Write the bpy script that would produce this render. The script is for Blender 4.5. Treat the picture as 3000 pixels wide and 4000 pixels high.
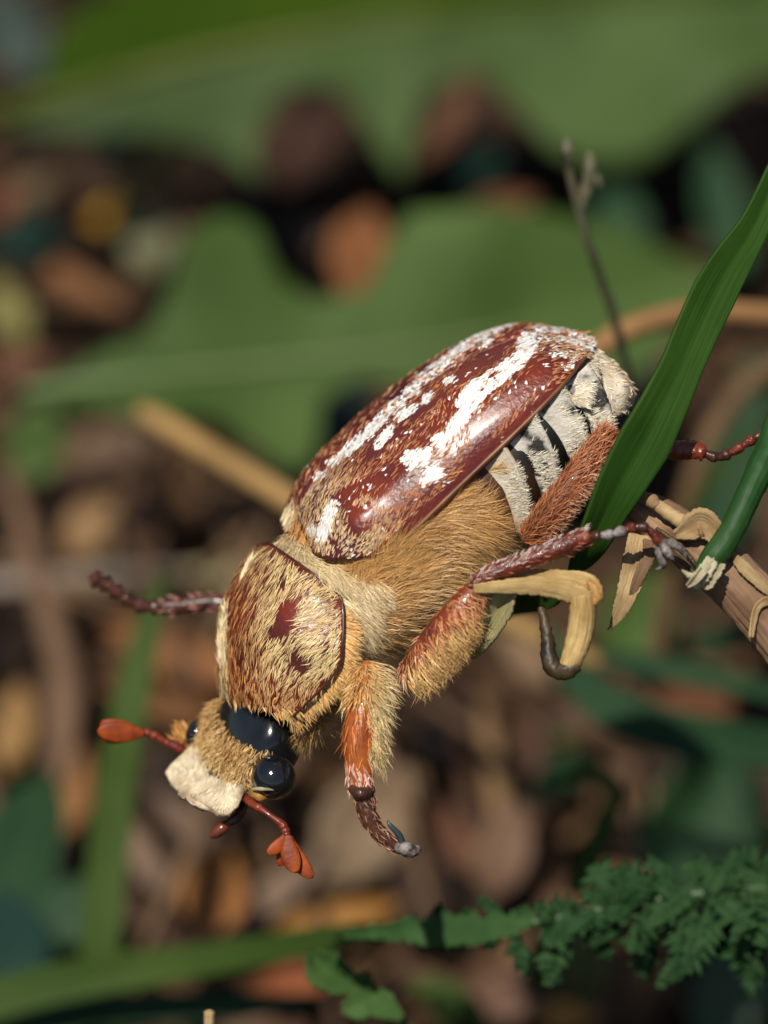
import bpy, math, random
import numpy as np
from mathutils import Vector

for o in list(bpy.data.objects):
    bpy.data.objects.remove(o, do_unlink=True)
scene = bpy.context.scene
col = scene.collection
random.seed(7)
RNG = np.random.default_rng(11)
# 1 unit = 11.5 mm : a macro scene, three units wide at the plane of focus
scene.unit_settings.scale_length = 0.0115

# ------------------------------------------------------------------ camera
PITCH = math.radians(40.0)
DIST = 14.0                        # camera to plane of focus
HGT = 6.0                          # height of the focus centre above ground
R = np.array([1.0, 0, 0])
F = np.array([0, math.cos(PITCH), -math.sin(PITCH)])
U = np.array([0, math.sin(PITCH), math.cos(PITCH)])
W = -F
OC = np.array([0, 0, HGT])
CAM = OC - F * DIST
cd = bpy.data.cameras.new('camera')
cam = bpy.data.objects.new('camera', cd)
col.objects.link(cam)
cam.location = CAM
cam.rotation_euler = (math.pi / 2 - PITCH, 0, 0)
cd.sensor_fit = 'HORIZONTAL'
cd.sensor_width = 36
cd.lens = 36 * DIST / 3.0
cd.clip_start = 0.1
cd.clip_end = 5000
cd.dof.use_dof = True
cd.dof.focus_distance = DIST - 0.02
cd.dof.aperture_fstop = (cd.lens / 1000.0) / 0.44
scene.camera = cam

# ------------------------------------------------------------------ sky, sun, exposure
TO_SUN = Vector((-0.20, -0.36, 0.90)).normalized()
world = bpy.data.worlds.new('World')
scene.world = world
world.use_nodes = True
wn = world.node_tree
bg = wn.nodes['Background']
sky = wn.nodes.new('ShaderNodeTexSky')
sky.sky_type = 'NISHITA'
sky.sun_disc = False
sky.sun_elevation = math.asin(TO_SUN.z)
sky.sun_rotation = math.atan2(TO_SUN.x, TO_SUN.y)
wn.links.new(sky.outputs['Color'], bg.inputs['Color'])
bg.inputs['Strength'].default_value = 0.055
ld = bpy.data.lights.new('sun', 'SUN')
ld.energy = 4.4
ld.angle = math.radians(0.6)
ld.color = (1.0, 0.94, 0.84)
sun = bpy.data.objects.new('sun', ld)
col.objects.link(sun)
sun.location = (0, 0, 30)
sun.rotation_euler = TO_SUN.to_track_quat('Z', 'Y').to_euler()
scene.view_settings.view_transform = 'Standard'
scene.view_settings.look = 'None'
scene.view_settings.exposure = 0.0
scene.view_settings.gamma = 1.0
scene.view_settings.use_curve_mapping = False


# ================================================================== helpers
def A(*p):
    return np.array(p, float)


def V(X, Y, w=0.0):
    """point seen at photo position X, Y, standing w units nearer than the focus plane"""
    k = (DIST - w) / DIST
    return OC + R * ((X - 1500) / 1000 * k) + U * ((2000 - Y) / 1000 * k) + W * w


def G(X, Y, h=0.0):
    """point at height h above the ground seen at photo position X, Y"""
    d = V(X, Y, 0) - CAM
    t = (h - CAM[2]) / d[2]
    return CAM + d * t


def depth_of(p):
    return float(np.dot(np.asarray(p) - CAM, F))


def pix(P):
    d = P - CAM
    z = d @ F
    return 1500 + (d @ R) / z * DIST * 1000, 2000 - (d @ U) / z * DIST * 1000


def vdir(du, dv, dw=0.0):
    return R * du + U * dv + W * dw


def lin(r, g, b):
    out = []
    for v in (r, g, b):
        v /= 255.0
        out.append(v / 12.92 if v <= 0.04045 else ((v + 0.055) / 1.055) ** 2.4)
    return tuple(out)


def norm(v):
    v = np.asarray(v, float)
    return v / (np.linalg.norm(v, axis=-1, keepdims=True) + 1e-12)


def _hash(i, j, k):
    n = (i * 374761393 + j * 668265263 + k * 2147483647) & 0xFFFFFFFF
    n = ((n ^ (n >> 13)) * 1274126177) & 0xFFFFFFFF
    return ((n ^ (n >> 16)) & 0xFFFF) / 65535.0


def vnoise(P, scale=1.0, seed=0):
    P = np.asarray(P, float) * scale + seed * 17.13
    i = np.floor(P).astype(np.int64)
    f = P - i
    f = f * f * (3 - 2 * f)
    r = 0
    for a in (0, 1):
        for b in (0, 1):
            for c in (0, 1):
                wgt = (f[..., 0] if a else 1 - f[..., 0]) * (f[..., 1] if b else 1 - f[..., 1]) * (f[..., 2] if c else 1 - f[..., 2])
                r = r + wgt * _hash(i[..., 0] + a, i[..., 1] + b, i[..., 2] + c)
    return r


def spline(P, n):
    """natural cubic through the rows of P, n samples"""
    P = np.asarray(P, float)
    m = len(P)
    if m == 2:
        t = np.linspace(0, 1, n).reshape((n,) + (1,) * (P.ndim - 1))
        return P[0] * (1 - t) + P[1] * t
    x = np.arange(m, dtype=float)
    Mx = np.zeros((m, m))
    rhs = np.zeros((m,) + P.shape[1:])
    Mx[0, 0] = Mx[-1, -1] = 1
    for i in range(1, m - 1):
        Mx[i, i - 1] = Mx[i, i + 1] = 1
        Mx[i, i] = 4
        rhs[i] = 6 * (P[i + 1] - 2 * P[i] + P[i - 1])
    M2 = np.linalg.solve(Mx, rhs.reshape(m, -1)).reshape(rhs.shape)
    t = np.linspace(0, m - 1, n)
    i = np.minimum(t.astype(int), m - 2)
    u = (t - i).reshape((n,) + (1,) * (P.ndim - 1))
    a = 1 - u
    return a * P[i] + u * P[i + 1] + ((a ** 3 - a) * M2[i] + (u ** 3 - u) * M2[i + 1]) / 6


def loft(rows, n, m):
    rows = np.asarray(rows, float)
    g = spline(rows, n)
    return np.swapaxes(spline(np.swapaxes(g, 0, 1), m), 0, 1)


def gridfaces(n, m, wrap=False, off=0):
    i = np.arange(n - 1)[:, None]
    j = np.arange(m if wrap else m - 1)[None, :]
    j2 = (j + 1) % m
    a = i * m + j
    b = i * m + j2
    c = (i + 1) * m + j2
    d = (i + 1) * m + j
    return (np.stack([a, b, c, d], -1).reshape(-1, 4) + off).tolist()


def gnormals(g, centre=None):
    du = np.gradient(g, axis=0)
    dv = np.gradient(g, axis=1)
    nn = norm(np.cross(du, dv))
    ref = W if centre is None else None
    if centre is None:
        s = np.mean(nn @ ref)
    else:
        s = np.mean(np.sum(nn * norm(g - centre), -1))
    return nn if s >= 0 else -nn


def shell(g, th, centre=None):
    """closed sheet of thickness th behind grid g"""
    n, m = g.shape[:2]
    nn = gnormals(g, centre)
    th = np.asarray(th, float)
    if th.ndim:
        th = th[..., None]
    back = g - nn * th
    v = np.concatenate([g.reshape(-1, 3), back.reshape(-1, 3)])
    f = gridfaces(n, m)
    f += [q[::-1] for q in gridfaces(n, m, off=n * m)]
    b = [(0, j) for j in range(m)] + [(i, m - 1) for i in range(1, n)] + [(n - 1, j) for j in range(m - 2, -1, -1)] + [(i, 0) for i in range(n - 2, 0, -1)]
    idx = [i * m + j for i, j in b]
    for k in range(len(idx)):
        p, q = idx[k], idx[(k + 1) % len(idx)]
        f.append([q, p, p + n * m, q + n * m])
    return v, f


def tube(path, rad, ns=12, n=None, flat=1.0, up=None, rough=0.0, seed=0, cap=True):
    """tapered tube through control points; flat squashes it along 'up'"""
    path = np.asarray(path, float)
    n = n or max(8, 6 * len(path))
    c = spline(path, n)
    r = np.interp(np.linspace(0, 1, n), np.linspace(0, 1, len(rad)), rad)
    t = norm(np.gradient(c, axis=0))
    u0 = W if up is None else np.asarray(up, float)
    u = norm(u0 - t * (t @ u0)[:, None])
    s = norm(np.cross(t, u))
    a = np.linspace(0, 2 * math.pi, ns, endpoint=False)
    g = c[:, None] + r[:, None, None] * (np.cos(a)[None, :, None] * s[:, None] + flat * np.sin(a)[None, :, None] * u[:, None])
    if rough:
        nz = vnoise(g, 3.0 / max(rad), seed) - 0.5
        g = g + (g - c[:, None]) * (nz * rough)[..., None]
    v = g.reshape(-1, 3)
    f = gridfaces(n, ns, wrap=True)
    if cap:
        v = np.concatenate([v, c[:1] - t[:1] * r[0] * 0.5, c[-1:] + t[-1:] * r[-1] * 0.6])
        k = n * ns
        for j in range(ns):
            f.append([k, (j + 1) % ns, j])
            f.append([k + 1, (n - 1) * ns + j, (n - 1) * ns + (j + 1) % ns])
    return v, f, g


def merge(parts):
    vs, fs, o = [], [], 0
    for p in parts:
        v, f = p[0], p[1]
        vs.append(v)
        fs += [[i + o for i in q] for q in f]
        o += len(v)
    return np.concatenate(vs), fs


ORIGIN = {}


def mesh(name, v, f, mat, parent=None, smooth=True, tint=None, uv=None, kind=None, label=None, cat=None, group=None, origin=None):
    v = np.asarray(v, float)
    if parent is not None:
        org = ORIGIN[parent.name]
    elif origin is not None:
        org = np.asarray(origin, float)
    else:
        org = v.mean(0)
        org[2] = v[:, 2].min()
    me = bpy.data.meshes.new(name)
    me.from_pydata((v - org).tolist(), [], f)
    if smooth:
        me.polygons.foreach_set('use_smooth', [True] * len(me.polygons))
    if tint is not None:
        a = me.attributes.new('tint', 'FLOAT_COLOR', 'POINT')
        t4 = np.ones((len(v), 4))
        t4[:, :3] = tint
        a.data.foreach_set('color', t4.ravel())
    if uv is not None:
        a = me.attributes.new('span', 'FLOAT_VECTOR', 'POINT')
        u3 = np.zeros((len(v), 3))
        u3[:, :2] = uv
        a.data.foreach_set('vector', u3.ravel())
    me.materials.append(mat)
    me.update()
    o = bpy.data.objects.new(name, me)
    col.objects.link(o)
    if parent is not None:
        o.parent = parent
    else:
        o.location = org
    ORIGIN[o.name] = org
    if kind:
        o['kind'] = kind
    tag(o, label, cat, group)
    return o


def tag(o, label=None, cat=None, group=None):
    if label:
        o['label'] = label
    if cat:
        o['category'] = cat
    if group:
        o['group'] = group
    return o


def empty(name, loc, label, cat, group=None):
    o = bpy.data.objects.new(name, None)
    o.empty_display_size = 0.2
    col.objects.link(o)
    o.location = loc
    ORIGIN[o.name] = np.asarray(loc, float)
    return tag(o, label, cat, group)


# ---- hairs: thin tapered ribbons, real geometry
def hair_mesh(P, N, D, L, wd, tint, lift=0.25, droop=0.0, roll=0.3, bend=0.15, rng=RNG):
    n = len(P)
    D = norm(D - N * np.sum(D * N, -1, keepdims=True))
    S = np.cross(D, N)
    ang = rng.normal(0, roll, n)[:, None]
    S = S * np.cos(ang) + N * np.sin(ang)
    L = np.broadcast_to(L, (n,))[:, None] * rng.uniform(0.7, 1.25, n)[:, None]
    wd = np.broadcast_to(wd, (n,))[:, None] * rng.uniform(0.75, 1.25, n)[:, None] * 0.5
    lf = np.broadcast_to(lift, (n,))[:, None] * rng.uniform(0.6, 1.4, n)[:, None]
    bd = rng.normal(0, bend, n)[:, None]
    p0 = P - N * wd * 0.5
    p1 = P + D * L * 0.55 + N * L * lf * 0.75 + S * L * bd * 0.3
    p2 = P + D * L + N * L * (lf - droop) + S * L * bd
    v = np.stack([p0 - S * wd * 0.8, p0 + S * wd * 0.8, p1 + S * wd, p1 - S * wd, p2], 1).reshape(-1, 3)
    b = (np.arange(n) * 5)[:, None]
    q = (b + np.array([[0, 1, 2, 3]])).tolist()
    t = (b + np.array([[3, 2, 4]])).tolist()
    return v, q + t, np.repeat(np.broadcast_to(tint, (n, 3)), 5, 0)


def sample(g, n, dens=None, centre=None, rng=RNG):
    """random points on a grid surface, weighted by area and by dens(X, Y, P)"""
    nn = gnormals(g, centre)
    e1 = g[1:, :-1] - g[:-1, :-1]
    e2 = g[:-1, 1:] - g[:-1, :-1]
    ar = np.linalg.norm(np.cross(e1, e2), axis=-1)
    if dens is not None:
        cc = 0.25 * (g[1:, 1:] + g[:-1, :-1] + g[1:, :-1] + g[:-1, 1:])
        X, Y = pix(cc.reshape(-1, 3))
        ar = ar * np.clip(dens(X, Y, cc.reshape(-1, 3)).reshape(ar.shape), 0, None)
    pr = (ar / ar.sum()).ravel()
    k = rng.choice(len(pr), n, p=pr)
    i, j = np.divmod(k, g.shape[1] - 1)
    a = rng.random(n)[:, None]
    b = rng.random(n)[:, None]
    def bil(q):
        return (q[i, j] * (1 - a) * (1 - b) + q[i + 1, j] * a * (1 - b) + q[i, j + 1] * (1 - a) * b + q[i + 1, j + 1] * a * b)
    return bil(g), norm(bil(nn))


def caps(X, Y, segs):
    """1 inside a set of capsules (x0, y0, x1, y1, r) drawn on the beetle, soft edge"""
    m = np.zeros_like(X)
    for x0, y0, x1, y1, r in segs:
        dx, dy = x1 - x0, y1 - y0
        l2 = dx * dx + dy * dy + 1e-9
        t = np.clip(((X - x0) * dx + (Y - y0) * dy) / l2, 0, 1)
        d = np.hypot(X - x0 - t * dx, Y - y0 - t * dy)
        m = np.maximum(m, np.clip((r - d) / 9.0 + 0.5, 0, 1))
    return m


def inside(X, Y, poly):
    r = np.zeros(X.shape, bool)
    n = len(poly)
    for i in range(n):
        (x0, y0), (x1, y1) = poly[i], poly[(i + 1) % n]
        c = ((y0 > Y) != (y1 > Y)) & (X < (x1 - x0) * (Y - y0) / ((y1 - y0) + 1e-9) + x0)
        r ^= c
    return r


def jitter_col(base, n, s=0.18, rng=RNG):
    c = np.array(base)[None, :] * (1 + rng.normal(0, s, n))[:, None]
    c = c * (1 + rng.normal(0, s * 0.25, (n, 3)))
    return np.clip(c, 0.004, 0.95)


# ------------------------------------------------------------------ materials
MATS = {}


def material(name, c1, c2=None, scale=6.0, rough=0.5, spec=0.5, coat=0.0, bump=0.0, bscale=40.0, sss=0.0, transl=0.0,
             attr=None, detail=4.0, lo=0.35, hi=0.65, coat_rough=0.1, stripes=None, sheen=0.0, stretch=None, c3=None):
    if name in MATS:
        return MATS[name]
    m = bpy.data.materials.new(name)
    m.use_nodes = True
    nt = m.node_tree
    L = nt.links.new
    p = nt.nodes['Principled BSDF']
    p.inputs['Roughness'].default_value = rough
    p.inputs['Specular IOR Level'].default_value = spec
    p.inputs['Coat Weight'].default_value = coat
    p.inputs['Coat Roughness'].default_value = coat_rough
    p.inputs['Sheen Weight'].default_value = sheen
    if sss:
        p.inputs['Subsurface Weight'].default_value = sss
        p.inputs['Subsurface Radius'].default_value = (0.1, 0.04, 0.02)
        p.inputs['Subsurface Scale'].default_value = 0.5
    tc = nt.nodes.new('ShaderNodeTexCoord')
    src = tc.outputs['Object']
    if stretch:
        mp = nt.nodes.new('ShaderNodeMapping')
        mp.inputs['Scale'].default_value = stretch
        L(src, mp.inputs['Vector'])
        src = mp.outputs['Vector']
    if attr:
        an = nt.nodes.new('ShaderNodeAttribute')
        an.attribute_name = attr
        colour = an.outputs['Color']
    else:
        nz = nt.nodes.new('ShaderNodeTexNoise')
        nz.inputs['Scale'].default_value = scale
        nz.inputs['Detail'].default_value = detail
        L(src, nz.inputs['Vector'])
        rp = nt.nodes.new('ShaderNodeValToRGB')
        rp.color_ramp.elements[0].position = lo
        rp.color_ramp.elements[1].position = hi
        rp.color_ramp.elements[0].color = (*c1, 1)
        rp.color_ramp.elements[1].color = (*(c2 or c1), 1)
        if c3:
            e = rp.color_ramp.elements.new(min(0.98, hi + 0.12))
            e.color = (*c3, 1)
        L(nz.outputs['Fac'], rp.inputs['Fac'])
        colour = rp.outputs['Color']
    if stripes:                                   # veins running along a blade
        an = nt.nodes.new('ShaderNodeAttribute')
        an.attribute_name = 'span'
        sx = nt.nodes.new('ShaderNodeSeparateXYZ')
        L(an.outputs['Vector'], sx.inputs[0])
        cb = nt.nodes.new('ShaderNodeCombineXYZ')
        L(sx.outputs['X'], cb.inputs['X'])
        ml = nt.nodes.new('ShaderNodeMath')
        ml.operation = 'MULTIPLY'
        ml.inputs[1].default_value = 0.04
        L(sx.outputs['Y'], ml.inputs[0])
        L(ml.outputs[0], cb.inputs['Y'])
        n2 = nt.nodes.new('ShaderNodeTexNoise')
        n2.inputs['Scale'].default_value = stripes
        n2.inputs['Detail'].default_value = 3
        L(cb.outputs[0], n2.inputs['Vector'])
        mx = nt.nodes.new('ShaderNodeMix')
        mx.data_type = 'RGBA'
        mx.blend_type = 'MULTIPLY'
        mx.inputs['Factor'].default_value = 0.7
        r2 = nt.nodes.new('ShaderNodeValToRGB')
        r2.color_ramp.elements[0].position = 0.3
        r2.color_ramp.elements[0].color = (0.5, 0.5, 0.5, 1)
        r2.color_ramp.elements[1].position = 0.7
        r2.color_ramp.elements[1].color = (1.35, 1.35, 1.35, 1)
        L(n2.outputs['Fac'], r2.inputs['Fac'])
        L(colour, mx.inputs['A'])
        L(r2.outputs['Color'], mx.inputs['B'])
        colour = mx.outputs['Result']
    L(colour, p.inputs['Base Color'])
    if bump:
        bn = nt.nodes.new('ShaderNodeTexNoise')
        bn.inputs['Scale'].default_value = bscale
        bn.inputs['Detail'].default_value = 3
        L(src, bn.inputs['Vector'])
        bp = nt.nodes.new('ShaderNodeBump')
        bp.inputs['Strength'].default_value = bump
        bp.inputs['Distance'].default_value = 0.02
        h = bn.outputs['Fac']
        if stripes:
            h = n2.outputs['Fac']
        L(h, bp.inputs['Height'])
        L(bp.outputs['Normal'], p.inputs['Normal'])
    if transl:
        tr = nt.nodes.new('ShaderNodeBsdfTranslucent')
        L(colour, tr.inputs['Color'])
        ms = nt.nodes.new('ShaderNodeMixShader')
        ms.inputs['Fac'].default_value = transl
        L(p.outputs[0], ms.inputs[1])
        L(tr.outputs[0], ms.inputs[2])
        L(ms.outputs[0], nt.nodes['Material Output'].inputs['Surface'])
    MATS[name] = m
    return m


M_ELY = material('mahogany_chitin', (0.200, 0.028, 0.007), (0.080, 0.010, 0.014), scale=4, rough=0.38, coat=0.34, coat_rough=0.24, bump=0.3, bscale=50)
M_PRO = material('russet_chitin', (0.17, 0.020, 0.006), (0.07, 0.009, 0.005), scale=7, rough=0.30, coat=0.4, coat_rough=0.25, bump=0.25, bscale=55)
M_RIM = material('dark_rim_chitin', (0.05, 0.012, 0.006), (0.09, 0.022, 0.010), scale=12, rough=0.35, coat=0.3)
M_BLK = material('black_chitin', (0.006, 0.007, 0.008), (0.012, 0.013, 0.014), scale=9, rough=0.16, coat=0.8, coat_rough=0.06, bump=0.06, bscale=30)
M_EYE = material('eye_chitin', (0.004, 0.005, 0.007), (0.010, 0.011, 0.014), scale=12, rough=0.10, coat=1.0, coat_rough=0.05, bump=0.05, bscale=140)
M_BODY = material('brown_body_chitin', (0.10, 0.040, 0.012), attr='tint', rough=0.5)
M_CLY = material('cream_clypeus', (0.66, 0.54, 0.38), (0.44, 0.33, 0.21), scale=16, rough=0.6, bump=0.15, bscale=90)
M_LEG = material('red_leg_chitin', (0.26, 0.045, 0.010), (0.12, 0.018, 0.008), scale=9, rough=0.32, coat=0.35, bump=0.35, bscale=45)
M_LEGO = material('orange_leg_chitin', (0.42, 0.11, 0.018), (0.26, 0.055, 0.012), scale=9, rough=0.35, coat=0.3, bump=0.25, bscale=50)
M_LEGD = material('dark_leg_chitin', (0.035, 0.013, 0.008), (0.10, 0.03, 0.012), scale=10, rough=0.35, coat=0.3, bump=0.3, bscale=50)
M_TIB = material('deep_red_tibia', (0.17, 0.028, 0.009), (0.08, 0.013, 0.008), scale=14, rough=0.38, coat=0.2, bump=0.5, bscale=60)
M_LEGB = material('brown_leg_chitin', (0.17, 0.055, 0.020), (0.10, 0.028, 0.010), scale=9, rough=0.45, coat=0.1, bump=0.35, bscale=45)
M_CLAW = material('dusty_claw', (0.035, 0.022, 0.018), (0.30, 0.26, 0.24), scale=30, rough=0.6, bump=0.4, bscale=60)
M_CLUB = material('orange_club', (0.32, 0.056, 0.004), (0.16, 0.022, 0.003), scale=12, rough=0.5, spec=0.25, coat=0.0, bump=0.15, bscale=50)
M_ANT = material('red_scape', (0.22, 0.035, 0.012), (0.12, 0.018, 0.01), scale=12, rough=0.35, coat=0.3, bump=0.3, bscale=60)
M_STERN = material('mealy_sternite', (0.03, 0.028, 0.024), (0.50, 0.46, 0.38), scale=11, rough=0.6, bump=0.3, bscale=60, lo=0.41, hi=0.50, c3=(0.66, 0.61, 0.52))
M_PYG = material('mealy_pygidium', (0.50, 0.41, 0.29), (0.74, 0.66, 0.52), scale=10, rough=0.6, bump=0.3, bscale=60)
M_HAIR = material('beetle_hair', (0.5, 0.4, 0.3), attr='tint', rough=0.42, spec=0.5, sheen=0.1)
M_BLADE = material('blade_green', (0.026, 0.080, 0.007), (0.046, 0.115, 0.014), scale=2.0, rough=0.65, spec=0.18, bump=0.12, stripes=40, transl=0.3)
M_BLADE2 = material('cut_blade_green', (0.018, 0.070, 0.013), (0.034, 0.098, 0.024), scale=5, rough=0.5, spec=0.3, bump=0.2, stripes=22, transl=0.15)
M_STRAW = material('straw_tan', (0.64, 0.45, 0.19), (0.40, 0.25, 0.09), scale=7, rough=0.65, spec=0.25, bump=0.5, stripes=34)
M_STRAWD = material('straw_dark', (0.02, 0.013, 0.007), (0.10, 0.06, 0.02), scale=6, rough=0.5, bump=0.3, bscale=30)
M_STICK = material('dry_stem', (0.34, 0.21, 0.12), (0.18, 0.10, 0.055), scale=6, rough=0.7, spec=0.2, bump=0.6, stripes=24)
M_STICK2 = material('dry_stem_pale', (0.50, 0.35, 0.17), (0.28, 0.17, 0.08), scale=9, rough=0.7, spec=0.2, bump=0.5, stripes=26)
M_PALE = material('pale_membrane', (0.58, 0.52, 0.35), (0.36, 0.30, 0.17), scale=14, rough=0.5, transl=0.2)
M_FERN = material('fern_green', (0.014, 0.046, 0.014), (0.034, 0.080, 0.026), scale=9, rough=0.75, spec=0.15, bump=0.5, bscale=18, transl=0.12)
M_FERNR = material('fern_rib_green', (0.026, 0.068, 0.018), (0.04, 0.09, 0.026), scale=4, rough=0.5)
M_LEAF1 = material('broad_leaf_green', (0.034, 0.064, 0.012), (0.080, 0.132, 0.036), scale=0.8, rough=0.6, spec=0.2, transl=0.2, bump=0.3, bscale=6)
M_LEAF2 = material('broad_leaf_mid_green', (0.040, 0.078, 0.011), (0.090, 0.150, 0.036), scale=0.8, rough=0.6, spec=0.2, transl=0.2, bump=0.3, bscale=6)
M_LEAFY = material('leaf_yellow_green', (0.030, 0.068, 0.001), (0.055, 0.095, 0.002), scale=0.5, rough=0.7, spec=0.1, transl=0.3)
M_RIB = material('leaf_rib', (0.12, 0.17, 0.055), (0.09, 0.14, 0.04), scale=2, rough=0.5)
M_RIBY = material('leaf_rib_olive', (0.085, 0.095, 0.006), (0.07, 0.085, 0.005), scale=2, rough=0.5)
M_GRASS = material('grass_green', (0.052, 0.090, 0.015), (0.034, 0.066, 0.011), scale=1.2, rough=0.65, spec=0.15, transl=0.2)
M_GRASSD = material('grass_deep_green', (0.018, 0.052, 0.020), (0.028, 0.072, 0.028), scale=1.2, rough=0.6, spec=0.2, transl=0.2)
M_SOIL = material('dark_soil', (0.010, 0.007, 0.004), (0.030, 0.020, 0.013), scale=2.2, rough=0.9, spec=0.1, bump=0.5, bscale=9)
M_BITS = material('litter_bits', (0.1, 0.07, 0.04), attr='tint', rough=0.75, spec=0.2)


def litter_mat(rgb):
    c = lin(*rgb)
    c = tuple(x * 0.62 for x in c)
    n = 'litter_%d_%d_%d' % rgb
    return material(n, c, tuple(x * 0.7 for x in c), scale=2.2, rough=0.7, spec=0.25, bump=0.4, bscale=5)


# ================================================================== ground
def build_ground():
    def axis(lo, hi, far, n):
        a = np.linspace(lo, hi, n)
        k = np.array([1.5, 4, 10, 30, 80, 200, far])
        return np.concatenate([(lo - k)[::-1], a, hi + k])
    x = axis(-6, 6, 900, 90)
    y = axis(-3, 17, 900, 130)
    Xg, Yg = np.meshgrid(x, y, indexing='ij')
    P = np.stack([Xg, Yg, 0 * Xg], -1)
    h = (vnoise(P, 0.7, 1) - 0.5) * 0.5 + (vnoise(P, 2.3, 2) - 0.5) * 0.2
    near = np.exp(-(np.maximum(np.abs(Xg) - 5, 0) / 20) ** 2 - (np.maximum(np.abs(Yg - 7) - 10, 0) / 20) ** 2)
    P[..., 2] = h * near - 0.2
    v, f = P.reshape(-1, 3), gridfaces(len(x), len(y))
    o = mesh('ground', v, f, M_SOIL, kind='structure', origin=(0, 0, 0))
    o['label'] = 'dark bare soil under the leaf litter'
    # crumbs nobody could count
    n = 13000
    q = np.stack([RNG.uniform(-6.5, 6.5, n), RNG.uniform(-1.5, 15, n), np.zeros(n)], -1)
    q[:, 2] = RNG.uniform(-0.2, 0.12, n)
    N = norm(np.stack([RNG.normal(0, .35, n), RNG.normal(0, .35, n), np.ones(n)], -1))
    D = RNG.normal(0, 1, (n, 3))
    pal = np.array([lin(96, 68, 46), lin(70, 48, 32), lin(120, 92, 62), lin(48, 34, 24), lin(86, 62, 50), lin(40, 30, 22)])
    t = pal[RNG.integers(0, len(pal), n)] * RNG.uniform(0.45, 1.0, (n, 1))
    v, f, tt = hair_mesh(q, N, D, RNG.uniform(0.12, 0.6, n), RNG.uniform(0.03, 0.13, n), t, lift=0.1, roll=0.4)
    mesh('litter_debris', v, f, M_BITS, tint=tt, kind='stuff', smooth=False,
         label='fine brown crumbs and shreds of rotting plant litter', cat='debris')


build_ground()


# ================================================================== background plants and litter
def B(X, Y, w):
    return V(X, Y, w * 1.5)


def leaf_grid(mid, up_w, dn_w, nrm, n=70, m=17, cup=0.12, wave=0.06, seed=0, rag=0.0):
    """mid: 3-D points; half widths (position along 0..1, width) on both sides; gently cupped and waved"""
    c = spline(np.array(mid), n)
    t = norm(np.gradient(c, axis=0))
    nr = norm(np.asarray(nrm, float))
    s = norm(np.cross(nr, t))
    nr2 = norm(np.cross(t, s))
    x = np.linspace(0, 1, n)
    wu = np.interp(x, [q[0] for q in up_w], [q[1] for q in up_w])
    wd = np.interp(x, [q[0] for q in dn_w], [q[1] for q in dn_w])
    if rag:
        q = np.stack([x * 60, 0 * x + seed * 3.7, 0 * x], -1)
        wu = wu * (1 + rag * (vnoise(q) - .55))
        wd = wd * (1 + rag * (vnoise(q + 9.3) - .55))
    a = np.linspace(-1, 1, m)
    wgt = np.where(a[None, :] > 0, wu[:, None] * a[None, :], wd[:, None] * a[None, :])
    g = c[:, None] + s[:, None] * wgt[..., None]
    g = g + nr2[:, None] * (cup * np.abs(wgt) - 0.10 * wgt ** 2)[..., None]
    g = g + nr2[:, None] * ((vnoise(g, 1.4, seed) - .5) * wave * 4 * np.abs(a)[None, :])[..., None]
    uv = np.stack(np.broadcast_arrays(a[None, :] * .5 + .5, x[:, None] * 3), -1)
    return g, uv


def leaf_obj(name, mid, up_w, dn_w, nrm, mat, label, cat='leaf', group=None, rib=None, rib_r=.03, th=.02, **kw):
    g, uv = leaf_grid(mid, up_w, dn_w, nrm, **kw)
    v, f = shell(g, th, g.mean((0, 1)) - np.asarray(nrm) * 5)
    u2 = np.concatenate([uv.reshape(-1, 2)] * 2)
    o = mesh(name, v, f, mat, uv=u2, label=label, cat=cat, group=group)
    if rib is not None:
        k = g.shape[1] // 2
        p = g[::3, k]
        v, f, _ = tube(p, [rib_r, rib_r * .9, rib_r * .4], ns=8, n=50)
        mesh('midrib', v, f, rib, o)
    return o


UPW = norm(W + 0.25 * U)


def wid(mid, lst):
    """half widths given in photo px against photo X along the midrib -> units against 0..1"""
    c = spline(np.array(mid), 200)
    X, Y = pix(c)
    t = np.linspace(0, 1, 200)
    o = np.argsort(X)
    out = [(float(np.interp(x, X[o], t[o])), px / 1000.0 * depth_of(c[100]) / DIST) for x, px in lst]
    return sorted(out)


# the broad lobed leaf arching over the top
m1 = [B(-150, 470, -6.6), B(300, 360, -6.6), B(800, 225, -6.7), B(1400, 110, -6.8), B(2100, 20, -6.9), B(3200, -60, -7.2)]
up1 = wid(m1, [(-150, 5), (150, 20), (260, 180), (420, 330), (800, 380), (3200, 420)])
dn1 = wid(m1, [(-150, 30), (0, 50), (250, 170), (480, 250), (640, 330), (760, 400), (860, 545), (930, 480), (985, 270), (1080, 205), (1270, 245), (1350, 430), (1450, 665), (1540, 480),
               (1590, 330), (1720, 300), (1860, 300), (1950, 420), (2060, 610), (2230, 690), (2420, 680), (2600, 560), (2800, 420), (3200, 300)])
l1 = leaf_obj('lobed_leaf', m1, [(0, .02), (1, .02)], dn1, UPW, M_LEAF1, 'broad lobed green leaf arching over the top of the litter', rib=M_RIBY, rib_r=.07, n=110, m=21, seed=3, wave=.05)
g, uv = leaf_grid(m1, up1, [(0, .01), (1, .01)], norm(UPW + .25 * U), n=110, m=15, seed=5, wave=.05, cup=.25)
v, f = shell(g, .02, g.mean((0, 1)) - UPW * 5)
mesh('upper_half', v, f, M_LEAFY, l1)
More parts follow.
